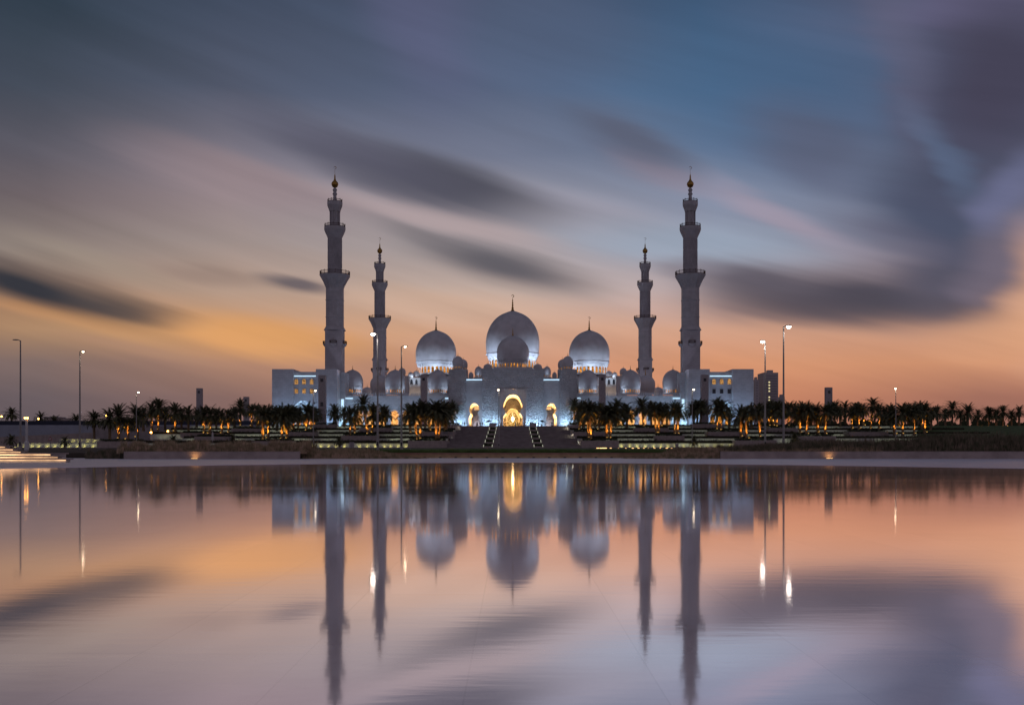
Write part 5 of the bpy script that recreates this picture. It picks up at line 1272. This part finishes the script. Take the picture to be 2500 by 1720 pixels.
# far treeline (one distant mass) right and left
b = MB(); rgt = random.Random(5)
for _ in range(22000):
    px = rgt.choice((rgt.uniform(-300,640), rgt.uniform(1850,2900), rgt.uniform(1850,2900))); D = rgt.uniform(470,560)
    hmax = 6.2*(.25+.85*wob(px*.09))*(1 if px > 1000 else .55); x = X(px,D); z = PZ+hmax*rgt.random()
    a = rgt.uniform(0,3.14); s_ = rgt.uniform(.5,1.1); b.tri((x-s_*math.cos(a),D,z-s_*.4),(x+s_*math.cos(a),D+.3,z-s_*.3),(x+s_*.2,D,z+s_*.8))
tag(b.build('shrubs', M['hedge']), 'distant dark line of shrubs behind the palms', 'shrubs', kind='stuff')
# grassy slope far right
b = MB(); b.quad((X(2240,300),300,1.15),(X(3300,300),300,1.15),(X(3300,394),394,PZ+.1),(X(2240,394),394,PZ+.1)); tag(b.build('grass_slope', M['lawn']), kind='structure')

# ------------------------------------------------------------------ parasols
def parasol(px, ybase, ytop, D, half, lab, closed=False, m='canvas'):
    x = X(px,D); zb, zt = Z(ybase,D), Z(ytop,D); t = thing('parasol', lab, 'parasol', (x,D,zb), 'parasols on the stairs and plaza')
    MB().lathe([(.3,zb),(.3,zb+.08),(.03,zb+.1),(.03,zt-.05)], x, D, 8).build('pole', M['pole'], t)
    if closed: MB().lathe([(.05,zb+.7),(.20,zb+1.0),(.14,zt-.3),(.02,zt)], x, D, 8).build('canopy', M['cloth_white'], t)
    else:
        MB().lathe([(half,zt-.62),(half*.62,zt-.38),(half*.25,zt-.14),(.03,zt)], x, D, 8).build('canopy', M[m], t)
        MB().lathe([(half,zt-.74),(half,zt-.62)], x, D, 8, cap=False).build('valance', M[m], t)
parasol(1092,1077,1053,322,1.75,'open pale parasol at the left edge of the grand staircase')
parasol(1194,1040,1025,399,1.35,'small dark open parasol on the plaza left of the portal',m='cloth_dark')
parasol(1323.5,1040,1025,399,1.35,'small dark open parasol on the plaza right of the portal',m='cloth_dark')
parasol(519,1086,1053,170,.5,'closed white parasol above the left grasses',True)
# plaza planters flanking the stair head and railings
for s, nm in ((-1,'left'),(1,'right')):
    xc = AX+s*7.9; t = thing('plaza_planter', f'dark square planter at the head of the stairs {nm} of the portal', 'planter', (xc,394.5,PZ), 'plaza planters')
    MB().box(xc-1.35, xc+1.35, 394.3, 396.5, PZ, PZ+.95).build('box', M['pylon'], t); b = MB(); leafy(b, xc-1.2, xc+1.2, 394.5, 396.3, PZ+.9, PZ+1.3, 300, .25, rg); b.build('planting', M['hedge'], t)
for a, c, nm in ((-20.5,-10,'left end'),(-6,-1.5,'left of centre'),(4,6.2,'right of centre'),(10,20.5,'right end'),(-26,-21.5,'far left'),(21.5,30,'far right')):
    t = thing('railing', f'thin metal railing along the head of the stairs, {nm}', 'railing', (AX+(a+c)/2,395.5,PZ), 'railings on the plaza edge')
    MB().tube([(AX+a,395.5,PZ+1.05),(AX+c,395.5,PZ+1.05)], .035, 5).build('top_rail', M['bronze'], t); MB().tube([(AX+a,395.5,PZ+.5),(AX+c,395.5,PZ+.5)], .025, 5).build('mid_rail', M['bronze'], t)
    b = MB(); x = a
    while x <= c: b.tube([(AX+x,395.5,PZ),(AX+x,395.5,PZ+1.05)], .035, 5); x += 1.5
    b.build('post', M['bronze'], t)

# ------------------------------------------------------------------ people
def person_mesh(robe=False, stride=.12, seed=0):
    V = []; Eg = []; Rr = []
    def v(x, y, z, r): V.append((x,y,z)); Rr.append(r); return len(V)-1
    def e(a, b): Eg.append((a,b))
    pel = v(0,0,.95,.15); ab = v(0,0,1.12,.14); ch = v(0,0,1.33,.17); nk = v(0,0,1.50,.055); hd = v(0,-.01,1.62,.095); tp = v(0,0,1.71,.07)
    for a, b_ in ((pel,ab),(ab,ch),(ch,nk),(nk,hd),(hd,tp)): e(a,b_)
    for s in (-1,1):
        hp = v(s*.09,0,.88,.10); kn = v(s*.11,s*stride*.5,.49,.065); an = v(s*.11,s*stride,.09,.045); to = v(s*.12,s*stride-.17,.03,.035)
        e(pel,hp); e(hp,kn); e(kn,an); e(an,to)
        sh = v(s*.19,0,1.42,.065); el = v(s*.26,.03,1.14,.045); wr = v(s*.27,-.06,.90,.032); hn = v(s*.27,-.08,.82,.036)
        e(ch,sh); e(sh,el); e(el,wr); e(wr,hn)
        for f in range(3): t = v(s*.27,-.06-.02*f,.73+.01*f,.010); e(hn,t)
    me = bpy.data.meshes.new('person'); me.from_pydata(V, Eg, []); me.update()
    o = bpy.data.objects.new('person', me); COL.objects.link(o)
    sk = o.modifiers.new('skin','SKIN'); 
    if not me.skin_vertices: 
        bpy.context.view_layer.objects.active = o
    for i, r in enumerate(Rr): me.skin_vertices[0].data[i].radius = (r, r)
    me.skin_vertices[0].data[0].use_root = True
    ss = o.modifiers.new('sub','SUBSURF'); ss.levels = 1; ss.render_levels = 1
    return o
def finish_person(o, cloth, robe):
    o.data.materials.append(M['skin'])
    t = o
    b = MB()
    if robe: b.lathe([(.27,.06),(.23,.5),(.19,.95),(.20,1.25),(.19,1.42),(.07,1.50)], 0, 0, 14)
    else: b.lathe([(.18,.82),(.18,1.0),(.20,1.3),(.19,1.42),(.07,1.50)], 0, 0, 14)
    b.build('clothing', cloth, o, smooth=True)
    if not robe:
        b = MB()
        for s in (-1,1): b.tube([(s*.09,0,.92),(s*.11,s*.06,.49),(s*.11,s*.12,.08)], [.115,.085,.07], 10)
        b.build('trousers', M['cloth_dark'], o, smooth=True)
    b = MB(); b.lathe([(.02,1.765),(.075,1.745),(.105,1.69),(.108,1.63),(.09,1.585)], 0, .015, 12); b.build('hair' if not robe else 'headscarf', M['cloth_dark'] if not robe else cloth, o, smooth=True)
try:
    P1 = person_mesh(); finish_person(P1, M['cloth_dark'], False)
    P2 = person_mesh(stride=.02); finish_person(P2, M['cloth_white'], True)
    P3 = person_mesh(stride=.05); finish_person(P3, M['cloth_dark'], True)
    ppl = [(P1,1130,1040,397,'person in dark clothes walking at the left end of the plaza railing'),(P1,1134.5,1040,398,'second person in dark clothes beside the left end of the plaza railing'),
     (P3,1165,1040,398,'person in a dark robe before the left side arch'),(P1,1178.5,1040,397,'person in dark clothes between the left side arch and the plaza planter'),
     (P1,1233,1040,399,'person in dark clothes at the left jamb of the great portal'),(P2,1258.6,1040,398,'person in a long white robe standing in the great portal'),
     (P3,1264.5,1040,400,'person in a dark robe just right of the white-robed figure in the portal'),(P1,1269,1040,397,'person in dark clothes, rightmost of the group in the portal'),
     (P1,1314,1040,398,'person in dark clothes beside the right plaza parasol'),(P3,1347.5,1040,397,'person in a dark robe before the right side arch'),
     (P1,1096,1076.5,323,'person in dark clothes under the parasol at the left stair edge'),(P1,1172,1040,399,'person in dark clothes just right of the left side arch')]
    used = set()
    for pr, px, by, D, lab in ppl:
        if pr.name in used: o = copy_tree(pr)
        else: o = pr; used.add(pr.name)
        o.location = (X(px,D), D, PZ if by < 1050 else LZ[0]+.05)
        o.rotation_euler = (0,0,rnd.uniform(0,6.28)); tag(o, lab, 'person', 'people on the mosque plaza')
except Exception as ex:
    raise

S.cycles.use_denoising = True
S.cycles.max_bounces = 6; S.cycles.diffuse_bounces = 3; S.cycles.glossy_bounces = 3
S.cycles.sample_clamp_indirect = 4.0
